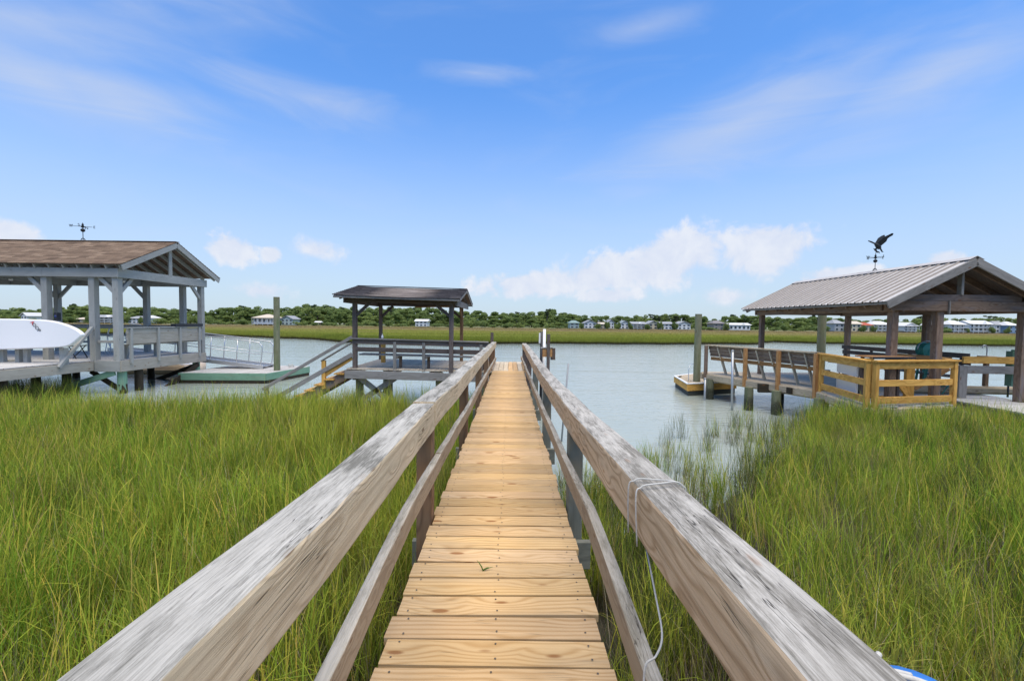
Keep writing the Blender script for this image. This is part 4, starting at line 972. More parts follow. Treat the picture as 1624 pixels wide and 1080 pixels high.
def build_right_things():
    # hose reel
    h = thing('hose_reel', (11.3, 12.0, 1.4), 'teal green hose reel beside the timber post of the right shelter', 'hose reel')
    hx, hy, hz = 11.22, 12.0, 1.98
    for dy in (-.11, .11):
        lathe('drum_side', h, [(.06, -.012), (.20, -.012), (.21, 0), (.20, .012), (.06, .012)], 'reel_green', (hx, hy+dy, hz), 20, 'Y')
    lathe('drum', h, [(.10, -.10), (.10, .10)], 'reel_green', (hx, hy, hz), 16, 'Y')
    for k in range(4): tube('hose_wrap', h, [(hx+.15*math.cos(a), hy-.075+.05*k, hz+.15*math.sin(a)) for a in [i*2*math.pi/20 for i in range(20)]], .022, 'reel_green', 6, True)
    tube('crank', h, [(hx, hy-.12, hz), (hx, hy-.18, hz), (hx+.12, hy-.18, hz+.06), (hx+.12, hy-.25, hz+.06)], .012, 'white_plastic')
    for dx in (-.16, .12):
        beam('stand', h, (hx+dx, hy-.13, .87), (hx+dx*.2, hy-.13, hz), .06, .03, 'reel_green', up=(0, 1, 0)); beam('stand', h, (hx+dx, hy+.13, .87), (hx+dx*.2, hy+.13, hz), .06, .03, 'reel_green', up=(0, 1, 0))
    tube('hose', h, spline([(hx-.15, hy-.1, hz), (hx-.28, hy-.3, 1.3), (hx-.1, hy-.5, 1.05), (hx+.1, hy-.6, 1.2), (hx-.2, hy-.7, .9)], 6), .014, 'reel_green', 6)
    tube('guard_hoop', h, [(hx+.24*math.cos(a), hy, hz+.24*math.sin(a)) for a in [i*.26 for i in range(13)]], .012, 'galvanised', 6)
    # fish cleaning sink tap
    t = thing('sink_tap', (12.1, 11.5, 1.8), 'thin gooseneck tap standing above the orange side rail', 'tap')
    p = atY(1565, 560, 11.6)
    tube('spout', t, spline([(p.x, 11.6, p.z-.1), (p.x, 11.6, p.z+.13), (p.x-.03, 11.6, p.z+.19), (p.x-.09, 11.6, p.z+.2), (p.x-.13, 11.6, p.z+.13)], 5), .014, 'galvanised')
    beam('counter', t, (p.x-.1, 11.6, p.z-.1), (p.x+.12, 11.6, p.z-.1), .3, .05, 'tan_timber')
    post('counter_leg', t, p.x, 11.6, 1.07, p.z-.12, .09, 'brown_timber')
    # meter box
    m = thing('meter_box', (12.0, 10.6, .9), 'green utility box on the far right post of the shelter', 'box')
    q = atY(1607, 590, 11.0)
    beam('case', m, (q.x, 11.05, 1.15), (q.x, 11.05, 2.02), .16, .14, 'box_green', up=(1, 0, 0)); beam('lid', m, (q.x, 10.97, 1.95), (q.x, 10.97, 2.06), .19, .04, 'box_green', up=(1, 0, 0))
    tube('conduit', m, [(q.x-.05, 11.05, .87), (q.x-.05, 11.05, 1.2)], .02, 'black_plastic')
    # folded white loungers with navy trim inside the gate corner
    s = thing('folded_lounger', (8.35, 10.9, .86), 'white and navy folded lounge chair standing behind the left orange gate', 'chair')
    a0 = Vector((8.75, 11.7, 0)); a1 = Vector((8.38, 10.55, 0))
    for k, off in enumerate((0., .09)):
        u = (a1-a0).normalized(); n = Vector((-u.y, u.x, 0))*-1
        for nm, za, zb in (('seat_panel', .93, 1.33), ('back_panel', 1.39, 1.78)):
            pa = a0+n*off; pb = a1+n*off
            V = [(pa.x, pa.y, za), (pb.x, pb.y, za), (pb.x, pb.y, zb), (pa.x, pa.y, zb)]; V += [(x+n.x*.04, y+n.y*.04, z) for x, y, z in V]
            obj(nm, V, [(3, 2, 1, 0), (4, 5, 6, 7), (0, 1, 5, 4), (1, 2, 6, 5), (2, 3, 7, 6), (3, 0, 4, 7)], 'white_plastic', s)
        for t in (.04, .2, .8, .96):
            pp = a0.lerp(a1, t)+n*(off-.006); tube('strap', s, [(pp.x, pp.y, .9), (pp.x, pp.y, 1.80)], .018 if t in (.04, .96) else .012, 'navy', 6)
    # table board over the gate corner
    tb = thing('cutting_table', (8.7, 10.3, .86), 'thin dark brown table board level with the orange gate caps', 'table')
    beam('table_top', tb, (8.15, 10.25, 1.90), (9.2, 10.35, 1.90), .5, .03, 'rust_timber'); beam('table_edge', tb, (8.15, 9.99, 1.89), (9.2, 10.09, 1.89), .02, .05, 'black_plastic')
    for xx in (8.25, 9.1): post('table_leg', tb, xx, 10.42, .86, 1.88, .06, 'dark_timber')
    # standing piles
    tag(pile('mooring_pile', None, 7.04, 16.75, -1., 2.98, .125, 'pile_wood', (.0, 0)), 'olive green mooring pile left of the right dock, rope around its foot', 'pile')
    tag(pile('mooring_pile', None, 12.0, 17.2, -1., 3.0, .15, 'pile_wood', (.0, 0)), 'olive green mooring pile seen behind the metal roofed shelter', 'pile')
    r = thing('rope_collar', (7.04, 16.75, .3), 'white rope collar wound around the pile beside the small float', 'rope')
    for k in range(3): tube('turn', r, [(7.045+(.155+.012*k)*math.cos(a), 16.75+(.155+.012*k)*math.sin(a), .36+.035*k) for a in [i*2*math.pi/20 for i in range(20)]], .02, 'rope_white', 6, True)
    for px, y0, y1, dy, lab in ((1162, 556, 650, 13.5, 'galvanised pipe standing in water in front of the right dock rail'), (1118.5, 600, 632, 15.3, 'short galvanised pipe in water at the far end of the right dock')):
        p = atY(px, y0, dy); b = atY(px, y1, dy)
        q = thing('pipe_stake', (p.x, dy, 0), lab, 'pipe'); tube('pipe', q, [(b.x-.01, dy, -.5), (p.x, dy, p.z)], .035, 'galvanised', 10); lathe('pipe_cap', q, [(.04, -.03), (.04, .01), (.001, .02)], 'galvanised', (p.x, dy, p.z), 10)
    # small tan float behind
    f = thing('tan_float', (7.2, 17., 0), 'small tan timber float moored at the far end of the right dock', 'float')
    A, B_, C_, D_ = Vector((6.45, 16.1, 0)), Vector((8.6, 16.9, 0)), Vector((9.0, 20.2, 0)), Vector((6.85, 18.5, 0))
    for p, q in ((A, B_), (B_, C_), (C_, D_), (D_, A)):
        beam('side_board', f, (p.x, p.y, .30), (q.x, q.y, .30), .05, .24, 'orange_timber'); beam('trim', f, (p.x, p.y, .445), (q.x, q.y, .445), .09, .035, 'white_plastic')
    for i in range(15):
        t = (i+.5)/15; p = A.lerp(B_, t); q = D_.lerp(C_, t); beam('plank', f, (p.x, p.y+.04, .43), (q.x, q.y-.04, .43), .139, .03, 'tan_timber')
    V = [(p.x*.97+.22, p.y*.97+.5, z) for z in (-.3, .2) for p in (A, B_, C_, D_)]
    obj('float_drum', V, [(0, 3, 2, 1), (4, 5, 6, 7), (0, 1, 5, 4), (1, 2, 6, 5), (2, 3, 7, 6), (3, 0, 4, 7)], 'float_foam', f)
    tube('ladder_hoop', f, spline([(6.75, 16.8, .45), (6.8, 16.9, .95), (7.0, 17.1, 1.08), (7.2, 17.3, .95), (7.25, 17.35, .45)], 5), .014, 'aluminium', 6)
    beam('cleat', f, (6.8, 17.9, .48), (6.95, 18.05, .48), .04, .04, 'black_iron')
    # gauge posts by the end of the boardwalk
    p1 = thing('gauge_post', (1.02, 13.8, 0), 'white pipe gauge beside dark stakes right of the boardwalk end', 'post')
    a = atY(863.5, 522, 13.8); tube('white_pipe', p1, [(a.x, 13.8, -.4), (a.x, 13.8, a.z)], .045, 'white_plastic', 10)
    a = atY(856, 528, 13.9); beam('white_board', p1, (a.x, 13.9, a.z-.32), (a.x, 13.9, a.z), .03, .05, 'white_plastic', up=(1, 0, 0))
    a = atY(859, 526, 14.0); tube('dark_pipe', p1, [(a.x, 14., -.4), (a.x, 14., a.z)], .045, 'black_plastic', 10)
    p2 = thing('box_post', (1.1, 13.2, 0), 'dark square stake with a small brown box right of the boardwalk', 'post')
    a = atY(870, 530, 13.2); post('stake', p2, a.x, 13.2, -.5, a.z, .09, 'dark_timber')
    a = atY(868, 552, 13.3); beam('box', p2, (a.x-.14, 13.32, a.z-.14), (a.x+.14, 13.32, a.z-.14), .2, .24, 'rust_timber'); beam('box_side', p2, (a.x+.17, 13.3, a.z-.35), (a.x+.17, 13.3, a.z), .06, .14, 'dark_timber', up=(1, 0, 0)); beam('box_lid', p2, (a.x-.2, 13.32, a.z), (a.x+.15, 13.32, a.z+.02), .24, .03, 'weathered_grey')
    p3 = thing('leaning_pole', (1.2, 9.7, 0), 'thin grey pole leaning out of the water right of the handrail', 'pole')
    tube('pole', p3, [(1.12, 9.75, -.5), (1.26, 9.6, 1.72)], .020, 'dull_pipe', 8)
    # white bottle on the bench
    b = thing('bottle', (-3.05, 12.4, 2.09), 'small white bottle standing on the platform bench cap', 'bottle')
    a = atY(606.5, 533, 12.36)
    lathe('body', b, [(.001, 0), (.03, 0), (.032, .07), (.012, .10)], 'white_plastic', (a.x, 12.36, 2.103)); lathe('cap', b, [(.013, .10), (.013, .125), (.001, .127)], 'white_plastic', (a.x, 12.36, 2.103))
build_right_things()

def build_near_things():
    # rope tied round the right handrail
    r = thing('rope', (.45, 1.35, 1.3), 'thin white rope looped twice over the right handrail and hanging down', 'rope')
    def loop(y, dy):
        z = interp(RAILZ_R, y)+.004; zb = z-.172; xi, xo = .392, .552
        return [(xi, y, zb), (xi-.004, y+dy*.2, z-.02), (xi+.012, y+dy*.35, z+.002), (xi+.03, y+dy*.4, z+.010), ((xi+xo)/2, y+dy*.7, z+.010), (xo-.03, y+dy, z+.010), (xo-.004, y+dy, z-.004), (xo+.004, y+dy, z-.03), (xo+.003, y+dy*.6, zb), (xo-.04, y+dy*.4, zb-.008), (xi+.03, y+.1*dy, zb-.008)]
    tube('loop', r, spline(loop(1.43, -.03), 5), .0023, 'rope_white', 6); tube('loop', r, spline(loop(1.33, .05), 5), .0023, 'rope_white', 6)
    tube('loose_end', r, spline([(.42, 1.33, 1.92), (.415, 1.22, 1.84), (.40, 1.12, 1.80), (.372, 1.08, 1.775), (.344, 1.07, 1.76), (.338, 1.06, 1.70), (.345, 1.03, 1.58), (.35, 1.0, 1.42)], 6), .0027, 'rope_white', 6)
    # fender outside the rail
    f = thing('boat_fender', (.66, .62, 1.5), 'blue boat fender hung outside the right handrail by a white cord', 'fender')
    prof = [(.001, 0), (.05, .015), (.085, .06), (.10, .12), (.10, .56), (.092, .60), (.07, .628), (.03, .64), (.001, .642)]
    lathe('body', f, prof, 'fender_blue', (.672, .70, 1.372), 20)
    tube('cord', f, spline([(.552, .69, 2.0), (.566, .69, 2.035), (.585, .692, 2.046), (.605, .695, 2.046), (.63, .70, 2.042), (.655, .70, 2.036)], 6), .0046, 'rope_white', 8)
    tube('cord', f, spline([(.585, .69, 2.044), (.597, .70, 2.058), (.612, .712, 2.063)], 5), .0046, 'rope_white', 8)
    tube('cord', f, spline([(.62, .692, 2.044), (.65, .675, 2.046), (.68, .66, 2.036), (.70, .645, 2.01), (.705, .63, 1.95)], 6), .0045, 'rope_white', 8)
    # grass sprig dropped on a plank
    s = thing('grass_sprig', (-.13, 2.2, 1.34), 'little green grass sprig growing up between the boardwalk planks', 'grass sprig')
    for dx, dy, h, ln in ((-.012, 0, .055, -.02), (.0, .0, .02, .03), (.006, .01, .015, .045)):
        x0, y0, z0 = -.125, 2.235, deck_z(2.2)+.002
        pts = [(x0+dx*t+ln*t*t, y0+dy*t, z0+h*t) for t in (0, .4, .8, 1.)]
        tube('blade', s, pts, [.003, .0035, .002, .0005], 'sprig', 5)
plain('sprig', (.07, .15, .02), .5)
build_near_things()

# ------------------------------------------------------------------ houses beyond the marsh
def wallmat(c): 
    k = 'wall_%02d_%02d_%02d' % tuple(int(q*99) for q in c)
    if k not in MATS: plain(k, c, .7, 0, .06, .8)
    return k
plain('house_glass', (.05, .07, .09), .12, 0, .2, 1, 0, .6)
plain('house_trim', (.72, .72, .70), .5, 0, .04)
WHITE, CREAM, GREY, BLUE, SAGE, BROWN = (.78, .78, .77), (.66, .58, .43), (.40, .42, .44), (.22, .33, .47), (.42, .50, .47), (.30, .27, .25)
def house(px, w_px, top, base, Y, wall, roof, style, label, storeys=2, porch=True):
    p = atY(px, base, Y); q = atY(px, top, Y); k = Y/F_PX
    W, H = w_px*k*.84, max(q.z-.35, 2.2); x0, zb = p.x, .30; Dp = max(6., W*.6)
    h = thing('house', (x0, Y+Dp/2, zb), label, 'house', 'houses along the far shore')
    wm, rm = wallmat(wall), wallmat(roof)
    stilt = H*.13 if porch else .15
    eave = zb+H*(.68 if style != 'side' else .72); rt = zb+H
    def bx(nm, par, xa, xb, ya, yb, za, zb_, m):
        V = [(xa, ya, za), (xb, ya, za), (xb, yb, za), (xa, yb, za), (xa, ya, zb_), (xb, ya, zb_), (xb, yb, zb_), (xa, yb, zb_)]
        return obj(nm, V, [(3, 2, 1, 0), (4, 5, 6, 7), (0, 1, 5, 4), (1, 2, 6, 5), (2, 3, 7, 6), (3, 0, 4, 7)], m, par)
    zw = zb+stilt; k_ = min(1., H/6.)
    xl, xr, yf, yb = x0-W/2, x0+W/2, Y, Y+Dp
    if style == 'gable':       # gable faces the water
        V = [(xl, yf, zw), (xr, yf, zw), (xr, yb, zw), (xl, yb, zw), (xl, yf, eave), (xr, yf, eave), (xr, yb, eave), (xl, yb, eave), (x0, yf, rt-.15), (x0, yb, rt-.15)]
        obj('wall', V, [(0, 1, 5, 8, 4), (1, 2, 6, 5), (2, 3, 7, 9, 6), (3, 0, 4, 7), (3, 2, 1, 0)], wm, h)
        V = [(xl-.4, yf-.5, eave-.2), (x0, yf-.5, rt), (xr+.4, yf-.5, eave-.2), (xl-.4, yb+.5, eave-.2), (x0, yb+.5, rt), (xr+.4, yb+.5, eave-.2)]; V += [(a, b, c+.18) for a, b, c in V]
        obj('roof', V, [(6, 7, 10, 9), (7, 8, 11, 10), (1, 0, 3, 4), (2, 1, 4, 5), (0, 1, 7, 6), (1, 2, 8, 7), (4, 3, 9, 10), (5, 4, 10, 11), (3, 0, 6, 9), (2, 5, 11, 8)], rm, h)
    else:
        bx('wall', h, xl, xr, yf, yb, zw, eave, wm)
        ins = W*.5-.6 if style == 'pyramid' else (W*.26 if style == 'hip' else -.0)
        e = .5; yc = (yf+yb)/2
        V = [(xl-e, yf-e, eave), (xr+e, yf-e, eave), (xr+e, yb+e, eave), (xl-e, yb+e, eave), (xl-(e if style == 'side' else 0)+ins, yc, rt), (xr+(e if style == 'side' else 0)-ins, yc, rt)]
        obj('roof', V, [(0, 1, 5, 4), (1, 2, 5), (2, 3, 4, 5), (3, 0, 4), (3, 2, 1, 0)], rm, h)
        if style == 'side' and W > 5:
            for gx in ((-.2, .25) if W > 9 else (.15,)):
                gc, gw = x0+gx*W, W*.13
                V = [(gc-gw, yf-.3, eave-.1), (gc+gw, yf-.3, eave-.1), (gc, yf-.3, lerp(eave, rt, .85)), (gc-gw, yc, eave-.1), (gc+gw, yc, eave-.1), (gc, yc, lerp(eave, rt, .85))]
                obj('dormer', V, [(0, 1, 2), (1, 4, 5, 2), (3, 0, 2, 5)], wm, h)
    # windows, row by row
    rng = random.Random(int(px)); hs = (eave-zw)/storeys; nw = max(2, min(6, int(W/1.5)))
    for s in range(storeys):
        for i in range(nw):
            cx = xl+W*(i+.5)/nw; cz = zw+hs*(s+.5); ww, hh = min(.9, W/nw*.5), hs*.5
            fr = bx('window', h, cx-ww/2-.07*k_, cx+ww/2+.07*k_, yf-.05, yf-.004, cz-hh/2-.07*k_, cz+hh/2+.07*k_, 'house_trim')
            bx('pane', fr, cx-ww/2, cx+ww/2, yf-.07, yf-.052, cz-hh/2, cz+hh/2, 'house_glass')
    if porch:
        yp = yf-1.3
        for s in range(storeys):
            zf = zw+hs*s
            bx('porch_floor', h, xl, xr, yp, yf-.006, zf-.18*k_, zf+.0, 'house_trim')
            bx('porch_rail', h, xl, xr, yp, yp+.06, zf+.34*hs, zf+.38*hs, 'house_trim'); bx('porch_rail', h, xl, xr, yp+.01, yp+.05, zf+.14*hs, zf+.17*hs, 'house_trim')
        np_ = max(3, min(7, int(W/1.9)))
        for i in range(np_+1):
            cx = xl+.1+(W-.2)*i/np_; bx('porch_post', h, cx-.09*k_, cx+.09*k_, yp+.07, yp+.2, zb-.4, eave-.05, 'house_trim')
        V = [(xl-.15, yp-.15, eave-.06), (xr+.15, yp-.15, eave-.06), (xr+.15, yf+.2, eave+.10), (xl-.15, yf+.2, eave+.10)]; V += [(a, b, c-.06) for a, b, c in V]
        obj('porch_roof', V, [(0, 1, 2, 3), (7, 6, 5, 4), (0, 4, 5, 1), (1, 5, 6, 2), (3, 2, 6, 7), (3, 7, 4, 0)], rm, h)
    bx('foundation', h, xl+.4, xr-.4, yf+.3, yb-.3, zb-.6, zw, wallmat(BROWN))
RG, RW, RT = (.30, .31, .32), (.62, .62, .61), (.55, .48, .38)
HOUSES = [
 (38, 11, 496, 506, WHITE, RW, 'gable', 'white gabled house in trees at the far left, above the paddle board', 2, False),
 (123, 13, 504, 512, CREAM, RT, 'hip', 'low cream house between the first two left dock posts', 1, True),
 (165, 34, 499, 512, WHITE, RG, 'side', 'long white house with porch seen left of the dock corner post', 2, True),
 (213, 22, 501, 512, WHITE, RG, 'hip', 'white house seen just right of the left dock corner post', 2, True),
 (231, 16, 500, 508, WHITE, RW, 'hip', 'house with bright white roof above the gable side bench rail', 1, False),
 (419, 40, 498, 516, WHITE, RT, 'pyramid', 'big house with pale pyramid roof and veranda left of the mooring pile', 1, True),
 (455, 22, 501, 514, SAGE, RG, 'gable', 'pale grey gabled house just right of the tall mooring pile', 2, True),
 (668, 22, 506, 518, WHITE, RW, 'side', 'lone white house with white roof seen beneath the platform roof', 2, True),
 (911, 17, 508, 522, SAGE, (.20, .28, .26), 'hip', 'pale house with green roof, leftmost of the right hand house row', 2, True),
 (936, 22, 508, 522, WHITE, RG, 'gable', 'white gabled house, second in the row right of the boardwalk', 2, True),
 (957, 13, 511, 521, CREAM, RT, 'side', 'small cream house half hidden by trees, third in the row', 2, False),
 (969, 11, 507, 521, WHITE, RG, 'gable', 'narrow white house with steep gable, fourth in the row', 2, False),
 (991, 15, 509, 523, WHITE, (.26, .30, .31), 'gable', 'narrow blue white house, fifth in the row right of the boardwalk', 2, True),
 (1013, 24, 510, 523, WHITE, RG, 'side', 'wide white house with dormer, sixth in the row', 2, True),
 (1036, 17, 509, 523, CREAM, RG, 'gable', 'cream gabled house near the middle of the row, seventh', 2, True),
 (1057, 22, 510, 523, WHITE, RG, 'side', 'white house with grey side roof, eighth in the row', 2, False),
 (1085, 24, 510, 524, WHITE, RG, 'gable', 'wide white gabled house just left of the olive mooring pile', 2, False),
 (1140, 20, 508, 522, BROWN, (.20, .185, .18), 'hip', 'brown grey hip roofed house right of the olive mooring pile', 2, False),
 (1173, 40, 512, 524, WHITE, RW, 'side', 'long low white house with bright roof left of the metal roof', 1, False),
 (1331, 18, 507, 523, GREY, RG, 'hip', 'grey hip roofed house beside the pile behind the right shelter', 2, True),
 (1358, 18, 509, 524, CREAM, RT, 'side', 'cream house seen between the two back posts of the shelter', 2, True),
 (1377, 15, 511, 525, CREAM, (.40, .09, .045), 'hip', 'cream house with an orange red roof behind the shelter', 1, True),
 (1399, 31, 509, 526, WHITE, RW, 'hip', 'white house with pale hip roof left of the near shelter post', 2, True),
 (1444, 24, 512, 526, WHITE, RW, 'gable', 'white gabled house seen between shelter posts near the hose reel', 2, True),
 (1489, 15, 510, 527, WHITE, RW, 'gable', 'narrow white house left of the second near shelter post', 2, False),
 (1519, 27, 508, 528, WHITE, RW, 'hip', 'tall white house with dark porches right of the second shelter post', 2, True),
 (1555, 40, 508, 528, WHITE, RW, 'side', 'wide white house with two dormers seen under the gable beam', 2, True),
 (1588, 22, 509, 528, WHITE, RG, 'hip', 'white hip roofed house left of the blue house at far right', 2, True),
 (1607, 18, 510, 528, BLUE, RW, 'hip', 'blue fronted house at the far right of the far shore', 2, True)]
for i, (px, w, t, b, wc, rc, st, lab, n, po) in enumerate(HOUSES):
    house(px, w, t, b, 178+(i*7 % 5), wc, rc, st, lab, n, po and w > 23)
# a little open boat shelter on the far marsh
hs = thing('boat_shelter', (-80, 176, .2), 'tiny white roofed boat shelter at the marsh edge left of the platform', 'shelter')
_p = atY(504, 516, 176)
for dx in (-1., 1.):
    for dy in (0, 1.6): post('shelter_post', hs, _p.x+dx, 176+dy, 0, 1.7, .15, 'brown_timber')
_V = [(_p.x-1.4, 175.7, 1.6), (_p.x+1.4, 175.7, 1.6), (_p.x+1.4, 178, 1.6), (_p.x-1.4, 178, 1.6), (_p.x-1.3, 176.8, 2.1), (_p.x+1.3, 176.8, 2.1)]
obj('shelter_roof', _V, [(0, 1, 5, 4), (1, 2, 5), (2, 3, 4, 5), (3, 0, 4), (3, 2, 1, 0)], 'house_trim', hs)

# ------------------------------------------------------------------ trees
def leaf_cloud(blobs, n, size, rng, name, mat, flat=.5):
    V, Fc, hue = [], [], []
    tot = sum(b[3]**2 for b in blobs)
    for (cx, cy, cz, r, sq) in blobs:
        k = int(n*r*r/tot); bh = rng.uniform(-.18, .18)
        for _ in range(k):
            d = Vector((rng.gauss(0, 1), rng.gauss(0, 1), rng.gauss(0, 1))).normalized(); q = r*rng.uniform(.45, 1.08)**.6
            c = Vector((cx+d.x*q, cy+d.y*q, cz+d.z*q*sq))
            s = size*rng.uniform(.6, 1.4); nrm = (d+Vector((rng.uniform(-1, 1), rng.uniform(-1, 1), rng.uniform(-.4, 1)))*.9).normalized()
            u = nrm.orthogonal().normalized(); u.rotate(Matrix.Rotation(rng.uniform(0, 6.28), 3, nrm)); w = nrm.cross(u)
            b0 = len(V); V += [c-u*s, c-w*s*flat, c+u*s, c+w*s*flat]; Fc.append((b0, b0+1, b0+2, b0+3))
            hv = max(0, min(1, .5+bh+rng.uniform(-.25, .25))); hue += [hv]*4
    me = mesh(name, V, Fc, mat); at = me.attributes.new('hue', 'FLOAT', 'POINT'); at.data.foreach_set('value', hue)
    return me
def trunk_mesh(h, r, limbs, rng, name):
    V, Fc = [], []
    def add(pts, rad, n=7):
        v, f = tube_geo(pts, rad, n); b = len(V); V.extend(v); Fc.extend([tuple(i+b for i in q) for q in f])
    add([(0, 0, -.3), (.06*h*rng.uniform(-.4, .4), 0, h*.35), (.08*h*rng.uniform(-.5, .5), .05*h*rng.uniform(-1, 1), h*.72)], [r, r*.75, r*.35])
    for p in limbs: add([(0, 0, h*.3), (p[0]*.5, p[1]*.5, lerp(h*.3, p[2], .62)), (p[0]*.9, p[1]*.9, p[2])], [r*.5, r*.32, r*.12], 5)
    return mesh(name, V, Fc, 'bark')
def tree_kinds():
    K = {'oak': [], 'pine': [], 'bright': [], 'shrub': []}
    rng = random.Random(5)
    for i in range(6):                                # unit height 1 -> scaled; built at 10 m
        bl = []
        for _ in range(19):
            a = rng.uniform(0, 6.28); rr = rng.uniform(.3, 4.0); z = rng.uniform(1.4, 8.8)
            sc = 1-.5*max(0, (z-6)/4)
            bl.append((rr*sc*math.cos(a), rr*sc*math.sin(a), z, rng.uniform(.6, 1.9), rng.uniform(.5, .85)))
        bl.append((0, 0, 8.4, 1.6, .8))
        for kind, mt in (('oak', 'leaf_oak'), ('bright', 'leaf_bright')):
            if kind == 'bright' and i > 2: continue
            K[kind].append((trunk_mesh(10, .32, [b[:3] for b in bl[:6]], rng, 'trunk'), leaf_cloud(bl, 3800, .34, rng, 'crown', mt)))
    for i in range(3):
        bl = []
        for _ in range(9):
            a = rng.uniform(0, 6.28); rr = rng.uniform(.4, 2.6); z = rng.uniform(6.0, 9.6)
            bl.append((rr*math.cos(a), rr*math.sin(a), z, rng.uniform(.7, 1.3), .45))
        K['pine'].append((trunk_mesh(11.5, .22, [b[:3] for b in bl[:7]], rng, 'trunk'), leaf_cloud(bl, 1300, .30, rng, 'crown', 'leaf_pine', .35)))
    for i in range(3):
        bl = [(rng.uniform(-2.5, 2.5), rng.uniform(-1.5, 1.5), rng.uniform(.8, 2.2), rng.uniform(.8, 1.4), .8) for _ in range(9)]
        K['shrub'].append((trunk_mesh(2.5, .12, [b[:3] for b in bl[:4]], rng, 'stem'), leaf_cloud(bl, 900, .28, rng, 'foliage', 'leaf_bright' if i == 1 else 'leaf_oak')))
    return K
KINDS = tree_kinds()
LAB = {'oak': ('broadleaf_tree', 'dark green broadleaf tree in the dense wood behind the far marsh', 'tree', 'broadleaf trees of the far wood'),
       'bright': ('broadleaf_tree', 'lighter yellow green broadleaf tree in the wood behind the far marsh', 'tree', 'lighter trees of the far wood'),
       'pine': ('pine_tree', 'tall pine with an airy flat crown rising above the far wood', 'tree', 'pines above the far wood'),
       'shrub': ('shrub', 'low rounded green shrub at the edge of the far marsh', 'shrub', 'shrubs along the far marsh edge')}
def plant(kind, x, y, h, w, rng, nominal):
    nm, lab, cat, grp = LAB[kind]; tm, cm = rng.choice(KINDS[kind])
    t = thing(nm, (x, y, .30), lab, cat, grp)
    s = h/nominal; rot = Matrix.Rotation(rng.uniform(0, 6.28), 4, 'Z'); sc = Matrix.Diagonal((w, w, s, 1))
    mw = Matrix.Translation((x, y, .30)) @ rot @ sc
    attach(bpy.data.objects.new('trunk' if kind != 'shrub' else 'stem', tm), t, mw); attach(bpy.data.objects.new('crown' if kind != 'shrub' else 'foliage', cm), t, mw)
SKYLINE = [(-200, 486), (0, 488), (60, 489), (120, 483), (200, 485), (260, 488), (330, 492), (380, 485), (430, 487), (500, 482), (560, 487), (620, 486), (680, 488), (740, 493), (800, 494), (850, 493), (880, 490), (920, 498), (980, 500), (1040, 499), (1060, 496), (1100, 499), (1130, 504), (1170, 499), (1200, 498), (1250, 504), (1290, 499), (1320, 503), (1370, 506), (1430, 506), (1480, 501), (1540, 504), (1580, 502), (1624, 504), (1900, 505)]
def build_trees():
    rng = random.Random(17)
    for row, (Y, step, f0, f1) in enumerate(((225, 15, .9, 1.06), (208, 15, .72, 1.0), (197, 21, .48, .8))):
        px = -150
        while px < 1780:
            px += step*rng.uniform(.75, 1.25); top = interp(SKYLINE, px); y = Y+rng.uniform(-5, 5)
            p = atY(px, top, y); h = (p.z-.3)*rng.uniform(f0, f1)
            if row == 2 and rng.random() < .25: continue
            w = rng.uniform(.85, 1.2)*(h/9.5)**.5
            plant('bright' if rng.random() < (.2 if row < 2 else .42) else 'oak', p.x, y, h, w, rng, 9.9)
    for px, top, y in ((868, 488, 206), (120, 480, 212), (385, 483, 213), (395, 486, 214), (500, 481, 210), (520, 483, 212), (540, 485, 211), (620, 484, 214), (655, 486, 214), (1034, 497, 209), (1045, 499, 209), (1062, 499, 209), (1074, 499, 209), (1090, 500, 210), (1165, 497, 208), (1182, 499, 208), (1295, 497, 210), (1462, 500, 208), (1570, 499, 208), (822, 493, 212), (300, 488, 212)):
        p = atY(px, top, y); plant('pine', p.x, y, p.z-.3, .75, rng, 10.2)
    for a_, b_ in zip(HOUSES, HOUSES[1:]):
        if b_[0]-a_[0] < 45:
            gx = ((a_[0]+a_[1]*.42)+(b_[0]-b_[1]*.42))/2
            for dx_ in (-1.5, 1.5):
                y = rng.uniform(176.5, 177.6); p = atY(gx+dx_*rng.uniform(.3, 1.5), 515, y); plant('shrub', p.x, y, rng.uniform(1.6, 3.3), rng.uniform(.25, .42), rng, 2.9)
    px = -60
    while px < 1690:
        px += rng.uniform(9, 24); y = rng.uniform(186, 191) if min(abs(px-h_[0])-h_[1]/2 for h_ in HOUSES) < 4 else rng.uniform(174, 180)
        p = atY(px, 515, y); plant('shrub', p.x, y, rng.uniform(1.0, 2.2) if rng.random() < .75 else rng.uniform(2.2, 3.6), rng.uniform(.6, 1.1), rng, 2.9)
build_trees()

# ------------------------------------------------------------------ marsh grass
def blades_mesh(name, items, mat, segs=4):
    """items: (root, direction azimuth, start tilt, end tilt, length, width, hue, h0)"""
    V, Fc, hue, hgt = [], [], [], []
    for (root, az, t0, t1, L, w, hu, h0, seg) in items:
        p = Vector(root); dx, dy = math.cos(az), math.sin(az); side = Vector((-dy, dx, 0)); b = len(V)
        for k in range(seg+1):
            u = k/seg; ww = w*(1-u**1.6)*(.55+.9*min(u*3, 1)*.5) if k < seg else 0
            if k < seg: V += [p-side*ww/2, p+side*ww/2]; hue += [hu]*2; hgt += [h0+p.z]*2
            else: V.append(p.copy()); hue.append(hu); hgt.append(h0+p.z)
            if k < seg:
                t = lerp(t0, t1, (u+.5/seg)**1.3); p = p+Vector((dx*math.sin(t), dy*math.sin(t), math.cos(t)))*(L/seg)
        for k in range(seg-1): Fc.append((b+2*k, b+2*k+1, b+2*k+3, b+2*k+2))
        Fc.append((b+2*seg-2, b+2*seg-1, b+2*seg))
    me = mesh(name, V, Fc, mat)
    for nm, arr in (('hue', hue), ('hgt', hgt)):
        at = me.attributes.new(nm, 'FLOAT', 'POINT'); at.data.foreach_set('value', arr)
    return me
